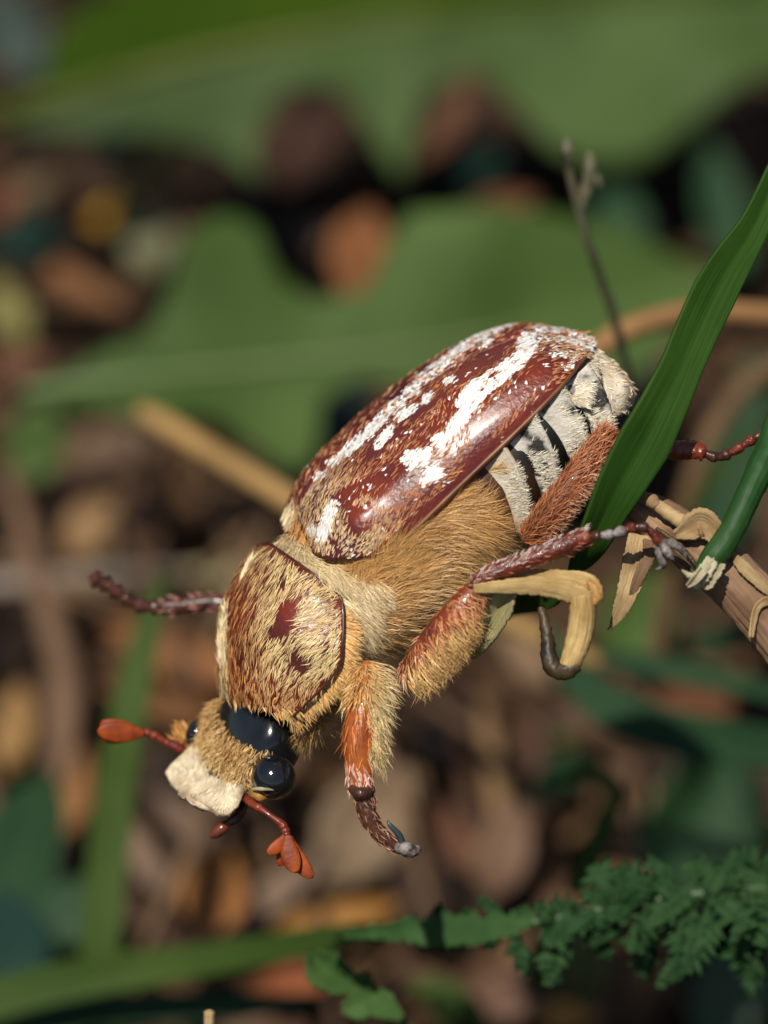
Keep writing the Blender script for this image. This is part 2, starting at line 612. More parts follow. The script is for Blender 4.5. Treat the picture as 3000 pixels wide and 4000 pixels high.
# middle lobed leaf behind the beetle
m2 = [B(90, 1530, -4.8), B(500, 1480, -4.8), B(1100, 1420, -4.9), B(1700, 1350, -5.0), B(2300, 1230, -5.2), B(2850, 1080, -5.4)]
up2 = wid(m2, [(90, 5), (250, 50), (420, 130), (600, 170), (700, 330), (800, 560), (960, 640), (1080, 580), (1140, 370), (1260, 250), (1480, 260), (1580, 430), (1720, 560), (2000, 520), (2300, 420), (2500, 300), (2700, 120), (2850, 5)])
dn2 = wid(m2, [(90, 5), (250, 90), (420, 130), (560, 210), (700, 170), (820, 200), (940, 330), (1080, 460), (1180, 400), (1235, 160), (1400, 90), (1560, 140), (1800, 300), (2300, 350), (2850, 5)])
leaf_obj('lobed_leaf', m2, up2, dn2, UPW, M_LEAF2, 'lobed green leaf with a pale midrib directly behind the beetle', rib=M_RIB, rib_r=.04, n=110, m=21, seed=8, wave=.05)
# small leaves in the background
def bg_leaf(name, X, Y, L, Wd, deg, mat, label, cat, group=None, h=0.35, seed=0, nrm=None, curl=.5, pts=None):
    c = G(X, Y, h)
    z = depth_of(c) / DIST
    rs = np.random.default_rng(seed + int(X) * 3 + int(Y))
    n = norm(W * 0.8 + A(0, 0, 0.6) + rs.normal(0, .25, 3)) if nrm is None else norm(nrm)
    a = math.radians(deg)
    d = math.cos(a) * R + math.sin(a) * U
    d = d - W * (np.dot(d, n) / np.dot(W, n))
    d *= L / 1000 * z / 2
    lift = n * (L / 1000 * z) * curl
    mid = [c - d + lift * .25, c - d * .4, c + d * .3 + n * .02, c + d + lift * rs.uniform(-.1, .35)]
    hw = Wd / 1000 * z / 2
    prof = pts or [(0, .06), (.12, .5), (.3, .92), (.5, 1), (.7, .85), (.88, .45), (1, .03)]
    k1, k2 = rs.uniform(.8, 1.15), rs.uniform(.8, 1.15)
    return leaf_obj(name, mid, [(p, q * hw * k1) for p, q in prof], [(p, q * hw * k2) for p, q in prof], n, mat, label, cat, group, n=24, m=9,
                    cup=rs.uniform(.1, .5), wave=.05, seed=seed, th=.015)


LIT = [  # X, Y, length, width, direction, colour, what
    (1405, 1010, 400, 250, 258, (156, 100, 58), 'pointed rust-orange dead leaf above the middle lobed leaf'),
    (1960, 800, 300, 130, 10, (140, 92, 62), 'short orange-brown dead leaf between two lobed leaf tips'),
    (1760, 470, 500, 150, 58, (112, 74, 50), 'long brown dead leaf leaning under the top lobed leaf'),
    (1160, 600, 420, 380, 80, (74, 48, 34), 'brown filler leaf coloured dark as the shadowed gap of the top lobed leaf'),  # gap filler, its dark colour carries the shadow of the gap
    (430, 830, 190, 95, 30, (206, 150, 34), 'small bright yellow leaf in the litter'),
    (600, 950, 330, 190, 105, (150, 150, 112), 'pale grey-green dead leaf beside the small yellow leaf'),
    (760, 900, 330, 130, 100, (138, 102, 78), 'pinkish brown dead leaf beside the pale grey-green one'),
    (270, 1120, 560, 130, 152, (150, 102, 62), 'long brown dead leaf sloping below the pale grey-green one'),
    (40, 1240, 330, 170, 120, (168, 160, 96), 'pale yellow-green dead leaf beside the sloping brown leaf'),
    (90, 780, 300, 120, 40, (128, 110, 78), 'dull tan dead leaf near the small yellow leaf'),
    (20, 820, 220, 120, 80, (150, 92, 66), 'reddish dead leaf scrap beside the dull tan leaf'),
    (60, 1440, 280, 130, 10, (132, 90, 66), 'reddish brown dead leaf under the tip of the middle leaf'),
    (370, 2070, 330, 260, 60, (176, 138, 96), 'round tan dead leaf above the bleached stick'),
    (560, 2050, 280, 170, 120, (128, 98, 76), 'dull brown dead leaf beside the round tan leaf'),
    (700, 2560, 620, 190, 160, (166, 110, 64), 'broad rusty tan dead leaf behind the head shield'),
    (640, 2760, 560, 130, 165, (138, 92, 52), 'narrow brown dead leaf under the broad rusty tan leaf'),
    (40, 2880, 420, 230, 75, (182, 140, 84), 'yellowish tan dead leaf by the grey-brown upright leaf'),
    (290, 3150, 420, 150, 80, (180, 128, 78), 'orange-tan upright dead leaf beside the tall blurred blade'),
    (1420, 3220, 560, 420, 55, (164, 138, 108), 'wide greyish dead leaf under the front leg'),
    (840, 3480, 400, 290, 78, (190, 128, 70), 'rounded orange-tan dead leaf below the open antenna'),
    (1330, 3590, 520, 170, 8, (184, 130, 64), 'golden tan dead leaf behind the feathery leaf tip'),
    (1060, 3490, 620, 140, 40, (160, 132, 110), 'greyish pink dead leaf strip beside the rounded orange-tan leaf'),
    (1150, 3850, 340, 190, 15, (160, 90, 50), 'bright rust dead leaf under the small sprouts'),
    (2210, 3985, 260, 110, 5, (228, 172, 92), 'golden yellow leaf scrap under the feathery leaf'),
    (2170, 2840, 190, 75, 120, (150, 134, 136), 'small lilac-grey patch painted as a glint below the bent straw'),  # a glint put in as a pale coloured patch
    (2430, 2960, 360, 130, 85, (130, 98, 74), 'pinkish brown upright leaf near the dark arching blades'),
    (2740, 2780, 420, 160, 165, (128, 84, 56), 'rust-brown dead leaf under the dark arching blades'),
    (2900, 540, 330, 240, 30, (124, 86, 68), 'mauve-brown dead leaf beyond the tall green blade'),
    (930, 2230, 500, 100, 5, (188, 178, 134), 'pale straw-green leaf strip behind the far leg'),
    (1720, 2870, 340, 240, 60, (34, 24, 18), 'blackish dead leaf below the furry belly'),
    (2060, 2570, 300, 120, 130, (158, 128, 96), 'dull beige dead leaf below the bent straw'),
    (1960, 3330, 420, 230, 70, (138, 106, 82), 'dusty pink dead leaf under the brown upright stalks'),
    (1780, 3290, 330, 130, 120, (128, 86, 64), 'brown dead leaf beside the dusty pink one'),
    (2330, 3480, 300, 200, 30, (140, 104, 70), 'tan dead leaf under the upper fronds of the feathery leaf'),
    (2000, 3900, 520, 210, 20, (134, 100, 82), 'mauve-tan dead leaf under the drooping fronds'),
    (2560, 3830, 260, 160, 60, (166, 126, 84), 'pale tan dead leaf glimpsed through the drooping fronds'),
    (430, 3640, 360, 180, 20, (96, 74, 54), 'dim brown dead leaf beside the tall blurred blade'),
    (1000, 3020, 520, 240, 35, (130, 96, 74), 'brown dead leaf under the cream face plate'),
    (760, 3250, 480, 150, 140, (128, 102, 84), 'greyish brown dead leaf below the cream face plate'),
    (560, 3330, 420, 110, 120, (150, 122, 100), 'pale grey-brown dead leaf strip beside the tall blurred blade'),
    (620, 3000, 380, 140, 60, (60, 44, 32), 'dark brown dead leaf behind the closed antenna'),
    (1640, 3500, 420, 240, 100, (66, 44, 30), 'dark brown dead leaf above the feathery leaf tip'),
]
for i, (X, Y, L, Wd, dg, c, lab) in enumerate(LIT):
    bg_leaf('dead_leaf', X, Y, L * .95, Wd * .95, dg, litter_mat(c), lab, 'dead leaf', h=.30 + .12 * (i % 4) if i > 3 else 2.0, seed=i)


def stalk(name, pts, r, mat, label, cat='stalk', group=None, rough=.1, ns=10, n=50):
    v, f, g = tube(pts, r if isinstance(r, list) else [r, r], ns=ns, n=n, rough=rough)
    X = np.linspace(0, 2, n)
    uv = np.stack(np.broadcast_arrays(np.linspace(0, 1, ns)[None, :], X[:, None]), -1).reshape(-1, 2)
    uv = np.concatenate([uv, uv[:1], uv[-1:]])
    return mesh(name, v, f, mat, uv=uv, label=label, cat=cat, group=group)


def gp(X, Y, h):
    return G(X, Y, h)


stalk('stick', [gp(-300, 2310, .5), gp(100, 2275, .5), gp(420, 2250, .45), gp(700, 2230, .3)], [.05, .065, .06, .03], litter_mat((176, 160, 144)), 'bleached grey stick lying across the litter', 'stick')
stalk('stalk', [gp(20, 1850, .5), gp(110, 2120, .5), gp(220, 2500, .6), gp(260, 2760, .6), gp(230, 3050, .5)], [.05, .07, .09, .11, .08], litter_mat((158, 124, 96)), 'thick grey-brown upright stalk crossing the bleached stick')
stalk('stalk', [gp(520, 1720, .3), gp(560, 1900, .4), gp(600, 2120, .4), gp(640, 2280, .3)], [.04, .05, .05, .04], litter_mat((92, 66, 48)), 'thin dark brown stalk behind the tan straw')
stalk('stalk', [gp(1890, 2780, .8), gp(1930, 3000, .8), gp(1960, 3220, .6), gp(2010, 3420, .4)], [.04, .06, .07, .07], litter_mat((168, 132, 92)), 'tan upright stalk below the furry belly')
stalk('stalk', [gp(2090, 2740, .7), gp(2100, 2950, .7), gp(2080, 3160, .5), gp(2030, 3350, .3)], [.04, .055, .055, .05], litter_mat((112, 80, 64)), 'mauve-brown upright stalk beside the tan upright one')
stalk('stalk', [gp(1790, 2900, .6), gp(1830, 3080, .6), gp(1880, 3260, .5)], [.035, .05, .05], litter_mat((104, 74, 54)), 'dark brown upright stalk under the furry belly')
stalk('straw', [B(560, 1610, -3.4), B(680, 1680, -3.3), B(1150, 1965, -3.0), B(1650, 2260, -2.8), B(2050, 2460, -2.7), B(2330, 2590, -2.7)], [.05, .062, .058, .055, .058, .05], litter_mat((206, 164, 102)), 'long tan straw running behind the beetle', 'straw')
stalk('stem', [B(2250, 1430, -2.0), B(2330, 1362, -2.0), B(2470, 1280, -2.0), B(2680, 1225, -2.1), B(2900, 1222, -2.2), B(3300, 1250, -2.3)], [.042, .050, .055, .058, .055, .05], litter_mat((190, 142, 92)), 'curved tan stem arching behind the tail', 'stem')
stalk('stem', [B(3250, 1330, -3.2), B(2980, 1460, -3.2), B(2800, 1660, -3.2), B(2700, 1900, -3.2), B(2620, 2200, -3.3), B(2560, 2600, -3.4)], [.05, .06, .06, .058, .05, .05], litter_mat((132, 104, 72)), 'dull tan stem bending down beyond the tall blade', 'stem')
# twig with a bud at the top right
tw = stalk('twig', [V(2215, 560, -1.35), V(2222, 660, -1.4), V(2262, 820, -1.5), V(2310, 980, -1.6), V(2370, 1150, -1.8), V(2420, 1320, -2.0), V(2480, 1600, -2.4)], [.018, .016, .019, .018, .021, .021, .022],
           material('twig_olive', (.14, .11, .065), (.08, .085, .045), scale=5, rough=.6), 'thin olive twig with a knobbed tip above the tail', 'twig', rough=.4)
for pts, rr in (([V(2212, 545, -1.35), V(2216, 590, -1.35), V(2226, 640, -1.38)], [.014, .026, .018]), ([V(2262, 820, -1.5), V(2290, 740, -1.48), V(2304, 660, -1.45), V(2300, 600, -1.45)], [.02, .03, .03, .012]), ([V(2300, 690, -1.46), V(2330, 700, -1.46), V(2345, 730, -1.46)], [.01, .022, .008])):
    v, f, _ = tube(pts, rr, ns=10, n=20, rough=.5)
    mesh('bud', v, f, MATS['twig_olive'], tw)


def blade(name, pts, widths, mat, label, nrm=None, group=None, cat='grass blade', n=60, fold=.18, wave=.02, seed=0, th=.012, m=13):
    mid = [np.asarray(p) for p in pts]
    x = np.linspace(0, 1, len(widths))
    hw = [(a, b / 2) for a, b in zip(x, widths)]
    return leaf_obj(name, mid, hw, hw, UPW if nrm is None else nrm, mat, label, cat, group, n=n, m=m, cup=fold, wave=wave, seed=seed, th=th)


def zsc(w):
    return (DIST - w) / DIST


blade('grass_blade', [B(640, 2230, -2.9), B(585, 2420, -2.9), B(500, 2800, -2.8), B(445, 3150, -2.8), B(400, 3600, -2.7), B(385, 3900, -2.7), B(375, 4300, -2.7)],
      [.02, .13, .19, .20, .20, .17, .16], M_GRASS, 'tall blurred green blade standing beside the closed antenna')
blade('grass_blade', [B(-200, 3960, -2.4), B(200, 3850, -2.4), B(700, 3765, -2.3), B(1150, 3690, -2.0), B(1520, 3630, -1.6), B(1700, 3610, -1.4)],
      [.22, .20, .17, .14, .10, .03], M_GRASS, 'green blade lying across below the antennae')
blade('grass_blade', [B(-150, 4060, -2.6), B(300, 3960, -2.6), B(900, 3930, -2.6), B(1250, 3900, -2.5)], [.14, .17, .14, .02], M_GRASSD, 'short dark blade under the green lying blade')
blade('grass_blade', [B(2130, 2430, -2.6), B(2230, 2620, -2.6), B(2420, 2790, -2.6), B(2700, 2880, -2.6), B(3000, 2920, -2.7), B(3300, 2960, -2.8)],
      [.03, .16, .22, .22, .21, .2], M_GRASSD, 'wide dark green blade arching out below the bent straw')
blade('grass_blade', [B(2250, 2560, -2.9), B(2480, 2590, -2.9), B(2750, 2640, -2.9), B(3000, 2705, -2.9), B(3300, 2800, -3)],
      [.05, .12, .12, .09, .1], M_GRASSD, 'narrow dark green blade above the wide arching one')
blade('grass_blade', [B(2580, 2240, -3.3), B(2700, 2000, -3.2), B(2850, 1800, -3.1), B(3050, 1560, -3.0)], [.03, .06, .05, .01], M_GRASS, 'thin blurred blade slanting behind the cut stalk')
blade('grass_blade', [B(2980, 1380, -4), B(2880, 1700, -4), B(2820, 2050, -4), B(2780, 2300, -4)], [.1, .35, .35, .1], M_GRASSD, 'broad dark blade behind the cut stalk')
blade('grass_blade', [B(2250, 3500, -2.2), B(2350, 3250, -2.3), B(2400, 3080, -2.4), B(2280, 3020, -2.5), B(2150, 3060, -2.6)], [.12, .10, .09, .08, .01], M_GRASS, 'short bent green blade above the feathery leaf')
# soft green leaves
for X, Y, L, Wd, dg, mt, lab in [
    (150, 1720, 320, 230, 80, M_LEAF2, 'small round green leaf under the middle lobed leaf tip'),
    (2480, 2420, 420, 300, 70, M_LEAF2, 'pale blurred green leaf below the dry stem'),
    (2420, 880, 420, 260, 100, M_GRASSD, 'dim green leaf beside the olive twig'),
    (2830, 820, 560, 180, 100, M_GRASSD, 'dim green leaf behind the tall blade'),
    (60, 120, 420, 260, 120, material('blue_grey_leaf', (.035, .055, .045), (.06, .08, .07), scale=1, rough=.85, spec=.1), 'blue-grey leaf beyond the upper half of the lobed leaf'),
    (270, 150, 200, 110, 80, litter_mat((110, 104, 62)), 'olive dead leaf beyond the upper half of the lobed leaf'),
    (90, 960, 300, 190, 20, material('teal_leaf', (.010, .030, .024), (.02, .05, .038), scale=1, rough=.85, spec=.1), 'dark teal leaf under the dull tan dead leaf'),
    (560, 700, 420, 90, 48, M_GRASS, 'narrow olive-green leaf above the small yellow leaf'),
    (470, 560, 260, 170, 60, MATS['teal_leaf'], 'dark teal leaf under the edge of the top lobed leaf'),
    (1880, 610, 230, 160, 60, MATS['teal_leaf'], 'dark teal leaf between the top lobed leaf tips'),
    (1330, 1620, 420, 330, 60, material('black_green_leaf', (.004, .012, .006), (.008, .022, .01), scale=1, rough=.5), 'black-green sheet standing for the shadowed hole behind the wing cases'),  # near-black sheet in place of the dark hole between the leaves
    (120, 3330, 560, 330, 75, M_GRASSD, 'dark green leaf below the yellowish tan dead leaf'),
    (260, 3560, 420, 260, 20, M_GRASSD, 'dark green leaf beside the foot of the tall blurred blade'),
    (60, 3680, 420, 330, 110, MATS['teal_leaf'], 'dark teal leaf above the lying green blade'),
    (330, 4010, 560, 160, 5, M_GRASS, 'green leaf below the lying blade'),
    (100, 3870, 420, 100, 5, material('olive_leaf', (.09, .09, .008), (.06, .07, .008), scale=1, rough=.5), 'olive yellow leaf strip below the lying blade'),
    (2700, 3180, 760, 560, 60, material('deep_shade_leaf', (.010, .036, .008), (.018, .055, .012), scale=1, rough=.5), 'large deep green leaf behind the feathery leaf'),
    (2860, 2480, 330, 130, 20, M_GRASSD, 'dark leaf under the dry stem'),
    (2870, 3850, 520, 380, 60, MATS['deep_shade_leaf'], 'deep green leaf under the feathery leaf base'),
    (2180, 3040, 260, 130, 30, M_GRASSD, 'dark leaf tuft near the painted lilac-grey glint'),
    (2210, 2880, 160, 60, 10, MATS['olive_leaf'], 'tiny olive leaf by the painted lilac-grey glint'),
    (1750, 3920, 360, 150, 150, M_GRASS, 'blurred green leaf near the small sprouts'),
    (2130, 3740, 330, 150, 70, M_GRASS, 'blurred green leaf hanging under the feathery leaf'),
    (2300, 3760, 360, 200, 80, MATS['olive_leaf'], 'olive leaf seen between the drooping fronds'),
    (640, 1380, 300, 190, 20, M_GRASS, 'green leaf above the midrib of the middle lobed leaf'),
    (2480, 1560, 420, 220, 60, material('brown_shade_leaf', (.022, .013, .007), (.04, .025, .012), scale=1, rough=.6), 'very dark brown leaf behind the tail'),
]:
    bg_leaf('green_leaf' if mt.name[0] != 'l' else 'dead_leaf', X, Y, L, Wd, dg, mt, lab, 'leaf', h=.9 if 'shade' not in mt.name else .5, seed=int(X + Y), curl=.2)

# thin dry straws strewn over the litter
for k in range(34):
    X, Y = random.uniform(-150, 3150), random.uniform(1750, 4050)
    a = random.gauss(1.35, .6)
    L = random.uniform(250, 520)
    dx, dy = math.cos(a) * L, math.sin(a) * L
    h = random.uniform(.25, .7)
    ci = k % 2
    stalk('dry_straw', [G(X - dx, Y - dy, h), G(X + random.uniform(-30, 30), Y, h + .08), G(X + dx, Y + dy, h * .5)], [.022, random.uniform(.03, .05), .02], litter_mat(((150, 118, 88), (112, 84, 62))[ci]),
          ('thin pale tan straw strewn over the blurred litter bed', 'thin dull brown straw strewn over the blurred litter bed')[ci], 'straw', ('pale tan litter straws', 'dull brown litter straws')[ci], ns=7, n=14)

# the many look-alike dead leaves of the litter bed
PAL = [((74, 52, 36), 'dark brown curled dead leaf lying in the blurred litter bed', 'dark brown litter leaves'),
       ((118, 86, 60), 'mid brown curled dead leaf lying in the blurred litter bed', 'mid brown litter leaves'),
       ((46, 34, 26), 'blackish curled dead leaf lying in the blurred litter bed', 'blackish litter leaves'),
       ((136, 110, 88), 'greyish tan curled dead leaf lying in the blurred litter bed', 'greyish tan litter leaves')]
protos = []
for k in range(6):
    rs = np.random.default_rng(50 + k)
    prof = [(0, .05), (.15, .5), (.35, .9), (.55, 1), (.75, .8), (.9, .4), (1, .03)]
    hw = rs.uniform(.14, .30)
    g, uv = leaf_grid([A(-.5, 0, .12), A(-.2, .02, 0), A(.2, -.03, .02), A(.5, .02, rs.uniform(0, .25))], [(a, b * hw) for a, b in prof], [(a, b * hw * .9) for a, b in prof], A(0, 0, 1), n=14, m=7, cup=rs.uniform(.1, .8), wave=.05, seed=k)
    v, f = shell(g, .012, A(0, 0, -5))
    me = bpy.data.meshes.new('litter_leaf')
    me.from_pydata(v.tolist(), [], f)
    me.polygons.foreach_set('use_smooth', [True] * len(me.polygons))
    protos.append(me)
for k in range(210):
    X = random.uniform(-1300, 4300) if k >= 150 else random.uniform(-250, 3250)
    Y = random.uniform(350, 4150) if k % 3 else random.uniform(1900, 4150)
    p = G(X, Y, random.uniform(.0, .16))
    ci = random.choices([0, 1, 2, 3], [3, 3, 3, 1.6])[0]
    o = bpy.data.objects.new('litter_leaf', protos[k % 6])
    col.objects.link(o)
    o.location = p
    o.rotation_euler = (random.gauss(0, .3), random.gauss(0, .3), random.uniform(0, 6.28))
    s = random.uniform(.45, .95)
    o.scale = (s, s * random.uniform(.7, 1.2), s)
    c, lab, grp = PAL[ci]
    mt = litter_mat(c)
    if not o.data.materials:
        o.data.materials.append(mt)
    o.material_slots[0].link = 'OBJECT'
    o.material_slots[0].material = mt
    tag(o, lab, 'dead leaf', grp)


# ================================================================== plants in the plane of the beetle
NB = norm(W + 0.55 * R + 0.1 * U)
blade('grass_blade', [V(3150, 440, -.10), V(3060, 620, -.06), V(2955, 860, .0), V(2865, 1010, .04), V(2785, 1150, .08), V(2715, 1300, .12), V(2660, 1430, .15), V(2590, 1580, .18), V(2510, 1730, .20),
                      V(2425, 1880, .20), V(2355, 2020, .16), V(2290, 2160, .06), V(2225, 2270, -.14), V(2110, 2330, -.55), V(1960, 2370, -1.3)],
      [.09, .10, .125, .165, .19, .185, .18, .20, .225, .20, .165, .15, .12, .12, .10], M_BLADE, 'large sharp green blade crossing in front of the tail', nrm=NB, n=150, fold=.22, wave=.008, seed=4, th=.014, m=21)
# cut green stalk with a pale frayed foot
cb = stalk('cut_stalk', [V(3180, 1350, -.1), V(3060, 1620, .0), V(2990, 1790, .08), V(2925, 1930, .14), V(2855, 2080, .18), V(2800, 2160, .2), V(2748, 2235, .2)],
           [.06, .058, .056, .052, .050, .052, .042], M_BLADE2, 'green cut stalk with a pale frayed foot resting on the dry stem', 'stalk', rough=.12, ns=16, n=60)
for k, (pts, ww) in enumerate((([V(2785, 2185, .25), V(2755, 2232, .26), V(2728, 2270, .25), V(2712, 2298, .24)], [.05, .06, .05, .025]),
                              ([V(2768, 2205, .26), V(2735, 2238, .28), V(2705, 2250, .28), V(2662, 2226, .27)], [.03, .035, .03, .008]),
                              ([V(2800, 2200, .22), V(2778, 2240, .23), V(2760, 2275, .22), V(2745, 2300, .22)], [.05, .055, .05, .02]),
                              ([V(2745, 2225, .27), V(2715, 2262, .28), V(2690, 2284, .27)], [.03, .03, .006]))):
    x = np.linspace(0, 1, len(ww))
    g, uv = leaf_grid(pts, [(a, b / 2) for a, b in zip(x, ww)], [(a, b / 2) for a, b in zip(x, ww)], W, n=36, m=9, cup=.3, wave=.02, seed=2 + k, rag=.6)
    v, f = shell(g, .005)
    mesh('frayed_sheath', v, f, M_PALE, cb)
# dry stem
ds = stalk('dry_stick', [V(2470, 1950, -.10), V(2540, 2010, -.06), V(2680, 2110, .0), V(2830, 2230, .04), V(2960, 2370, .05), V(3080, 2520, .04), V(3300, 2800, -.1)], [.055, .085, .105, .11, .115, .115, .11], M_STICK,
           'thick dry brown stem with splinters under the cut stalk', 'stem', rough=.12, ns=22, n=80)


def splinter(pts, ww, mat, par=ds, nrm=W, th=.012, seed=1, name='splinter'):
    x = np.linspace(0, 1, len(ww))
    h = [(a, b / 2) for a, b in zip(x, ww)]
    g, uv = leaf_grid(pts, h, h, nrm, n=60, m=9, cup=.35, wave=.03, seed=seed, rag=.28)
    v, f = shell(g, th)
    u2 = np.concatenate([uv.reshape(-1, 2)] * 2)
    return mesh(name, v, f, mat, par, uv=u2)


splinter([V(2505, 2090, .04), V(2490, 2180, .08), V(2455, 2300, .10), V(2420, 2390, .08), V(2378, 2465, .05)], [.10, .11, .085, .06, .008], M_STICK2, seed=2)
splinter([V(2545, 2110, .08), V(2530, 2180, .11), V(2490, 2270, .12), V(2460, 2330, .1)], [.06, .05, .04, .01], M_STICK, seed=3)
v, f, _ = tube([V(2535, 1950, .08), V(2590, 1990, .10), V(2650, 2030, .12), V(2720, 2070, .12), V(2790, 2110, .1)], [.022, .026, .030, .034, .02], ns=12, n=40, rough=.3)
mesh('side_shoot', v, f, M_STICK2, ds)
v, f, _ = tube([V(2525, 1945, .08), V(2545, 1955, .10), V(2560, 1975, .1)], [.02, .03, .02], ns=12, n=14, rough=.4)
mesh('knob', v, f, M_STICK2, ds)
splinter([V(2640, 2090, .14), V(2700, 2060, .16), V(2740, 2040, .16), V(2790, 2080, .15), V(2830, 2130, .14)], [.02, .09, .11, .08, .02], M_STICK2, seed=5)
splinter([V(2935, 2490, .17), V(2945, 2420, .18), V(2965, 2365, .19), V(3010, 2350, .18), V(3060, 2380, .16)], [.008, .02, .026, .035, .02], M_STICK2, seed=7)
splinter([V(2850, 2150, .15), V(2900, 2210, .18), V(2980, 2290, .18), V(3050, 2360, .17)], [.02, .05, .04, .01], M_STICK2, seed=8)
splinter([V(2560, 2080, .07), V(2640, 2150, .11), V(2720, 2230, .12)], [.02, .05, .01], M_STRAWD, seed=9)

# bent straw in the grip of the middle leg
bs = splinter([V(1850, 2300, .26), V(1930, 2296, .28), V(2050, 2292, .28), V(2160, 2300, .28), V(2260, 2330, .28), V(2318, 2352, .26)], [.03, .05, .075, .09, .085, .06], M_STRAW, par=None, nrm=norm(W - .3 * U), th=.02, name='bent_straw')
tag(bs, 'yellow bent straw with a dark hooked end gripped by the middle leg', 'straw')
splinter([V(1930, 2262, .20), V(2010, 2250, .22), V(2120, 2250, .23), V(2220, 2258, .24), V(2300, 2290, .24), V(2322, 2345, .24)], [.02, .05, .06, .05, .06, .03], M_STRAW, par=bs, nrm=norm(W + .4 * U), th=.02, seed=4, name='upper_fold')
splinter([V(1990, 2300, .20), V(1960, 2350, .17), V(1920, 2420, .12), V(1870, 2500, .06), V(1845, 2540, .0)], [.05, .10, .10, .07, .02], material('straw_green', (.40, .34, .17), (.30, .27, .12), scale=6, rough=.5, stripes=16), par=bs, th=.012, seed=5, name='leaf_flap')
v, f, _ = tube([V(2272, 2330, .24), V(2276, 2400, .24), V(2262, 2490, .23), V(2240, 2560, .22), V(2222, 2605, .21)], [.050, .052, .050, .045, .040], ns=14, n=40, rough=.1)
uv = np.concatenate([np.stack(np.broadcast_arrays(np.linspace(0, 1, 14)[None, :], np.linspace(0, 2, 40)[:, None]), -1).reshape(-1, 2), np.zeros((2, 2))])
mesh('hanging_tube', v, f, M_STRAW, bs, uv=uv)
v, f, _ = tube([V(2296, 2272, .25), V(2322, 2300, .26), V(2330, 2332, .26), V(2312, 2358, .26)], [.010, .020, .022, .012], ns=12, n=24, rough=.4, flat=.7)
mesh('bend', v, f, material('straw_orange', (.50, .27, .07), (.36, .18, .05), scale=9, rough=.6, bump=.4, bscale=25), bs)
v, f, _ = tube([V(2250, 2598, .22), V(2215, 2618, .22), V(2170, 2612, .20), V(2146, 2570, .19), V(2140, 2510, .18), V(2130, 2440, .17), V(2112, 2370, .16)], [.030, .036, .036, .034, .026, .022, .014], ns=14, n=50, rough=.35)
mesh('dark_hook', v, f, M_STRAWD, bs)

# ---- feathery leaf, lower right
FM = [V(1440, 3640, -1.25), V(1620, 3632, -1.20), V(1850, 3625, -1.12), V(2100, 3600, -1.05), V(2400, 3545, -1.0), V(2700, 3495, -.98), V(3000, 3470, -1.0), V(3350, 3440, -1.1)]
fc = spline(np.array(FM), 120)
v, f, _ = tube(FM, [.018, .022, .024, .026, .030, .032, .034], ns=10, n=80)
fern = mesh('feathery_leaf', v, f, M_FERNR, label='crinkled dark green feathery leaf reaching in below the front leg', cat='leaf')
ft = norm(np.gradient(fc, axis=0))


def leaflet(base, d, L, w0, nrm, seed, teeth=4):
    """one lacy leaflet: a crinkled strip with two rows of small pointed lobes"""
    rs = np.random.default_rng(seed)
    d = norm(d)
    nrm = norm(nrm - d * np.dot(nrm, d))
    sd = norm(np.cross(nrm, d))
    n = 14
    x = np.linspace(0, 1, n)
    cv, dip = rs.uniform(-.3, .3) * L, rs.uniform(.0, .35) * L
    c = base + np.outer(x, d * L) + np.outer(x ** 2, sd * cv) - np.outer(x ** 2, nrm * dip)
    env = np.interp(x, [0, .15, .45, .75, 1], [.5, .75, 1, .8, .18]) * w0 / 2
    parts = []
    a = np.linspace(-1, 1, 5)
    g = c[:, None] + sd * (env[:, None] * .42 * a[None])[..., None] + nrm * (np.abs(a)[None] * env[:, None] * .25)[..., None]
    g = g + nrm * ((vnoise(g, 10, seed) - .5) * .06)[..., None]
    parts.append(shell(g, .006))
    k = max(4, int(L / .038))
    for sgn in (-1, 1):
        for q in range(k):
            p = (q + rs.uniform(.2, .8)) / k
            b0 = np.array([np.interp(p, x, c[:, t]) for t in range(3)])
            e = np.interp(p, x, env) * rs.uniform(.75, 1.3)
            dl = norm(sd * sgn + d * rs.uniform(.4, 1.1) + nrm * rs.uniform(-.35, .6))
            sl = norm(np.cross(nrm, dl))
            wl = L / k * rs.uniform(.8, 1.35)
            y = np.linspace(0, 1, 5)
            prof = np.array([.75, 1.0, .8, .5, .03]) * wl / 2
            cc = b0 + np.outer(y, dl * e) + np.outer(y ** 2, nrm * rs.uniform(-.6, .25) * e)
            gl = cc[:, None] + sl * (prof[:, None] * np.array([-1, 0, 1])[None])[..., None] + nrm * (np.array([1, 0, 1])[None] * prof[:, None] * rs.uniform(.1, .7))[..., None]
            parts.append(shell(gl, .005))
    v, f = merge(parts)
    return mesh('leaflet', v, f, M_FERN, fern)


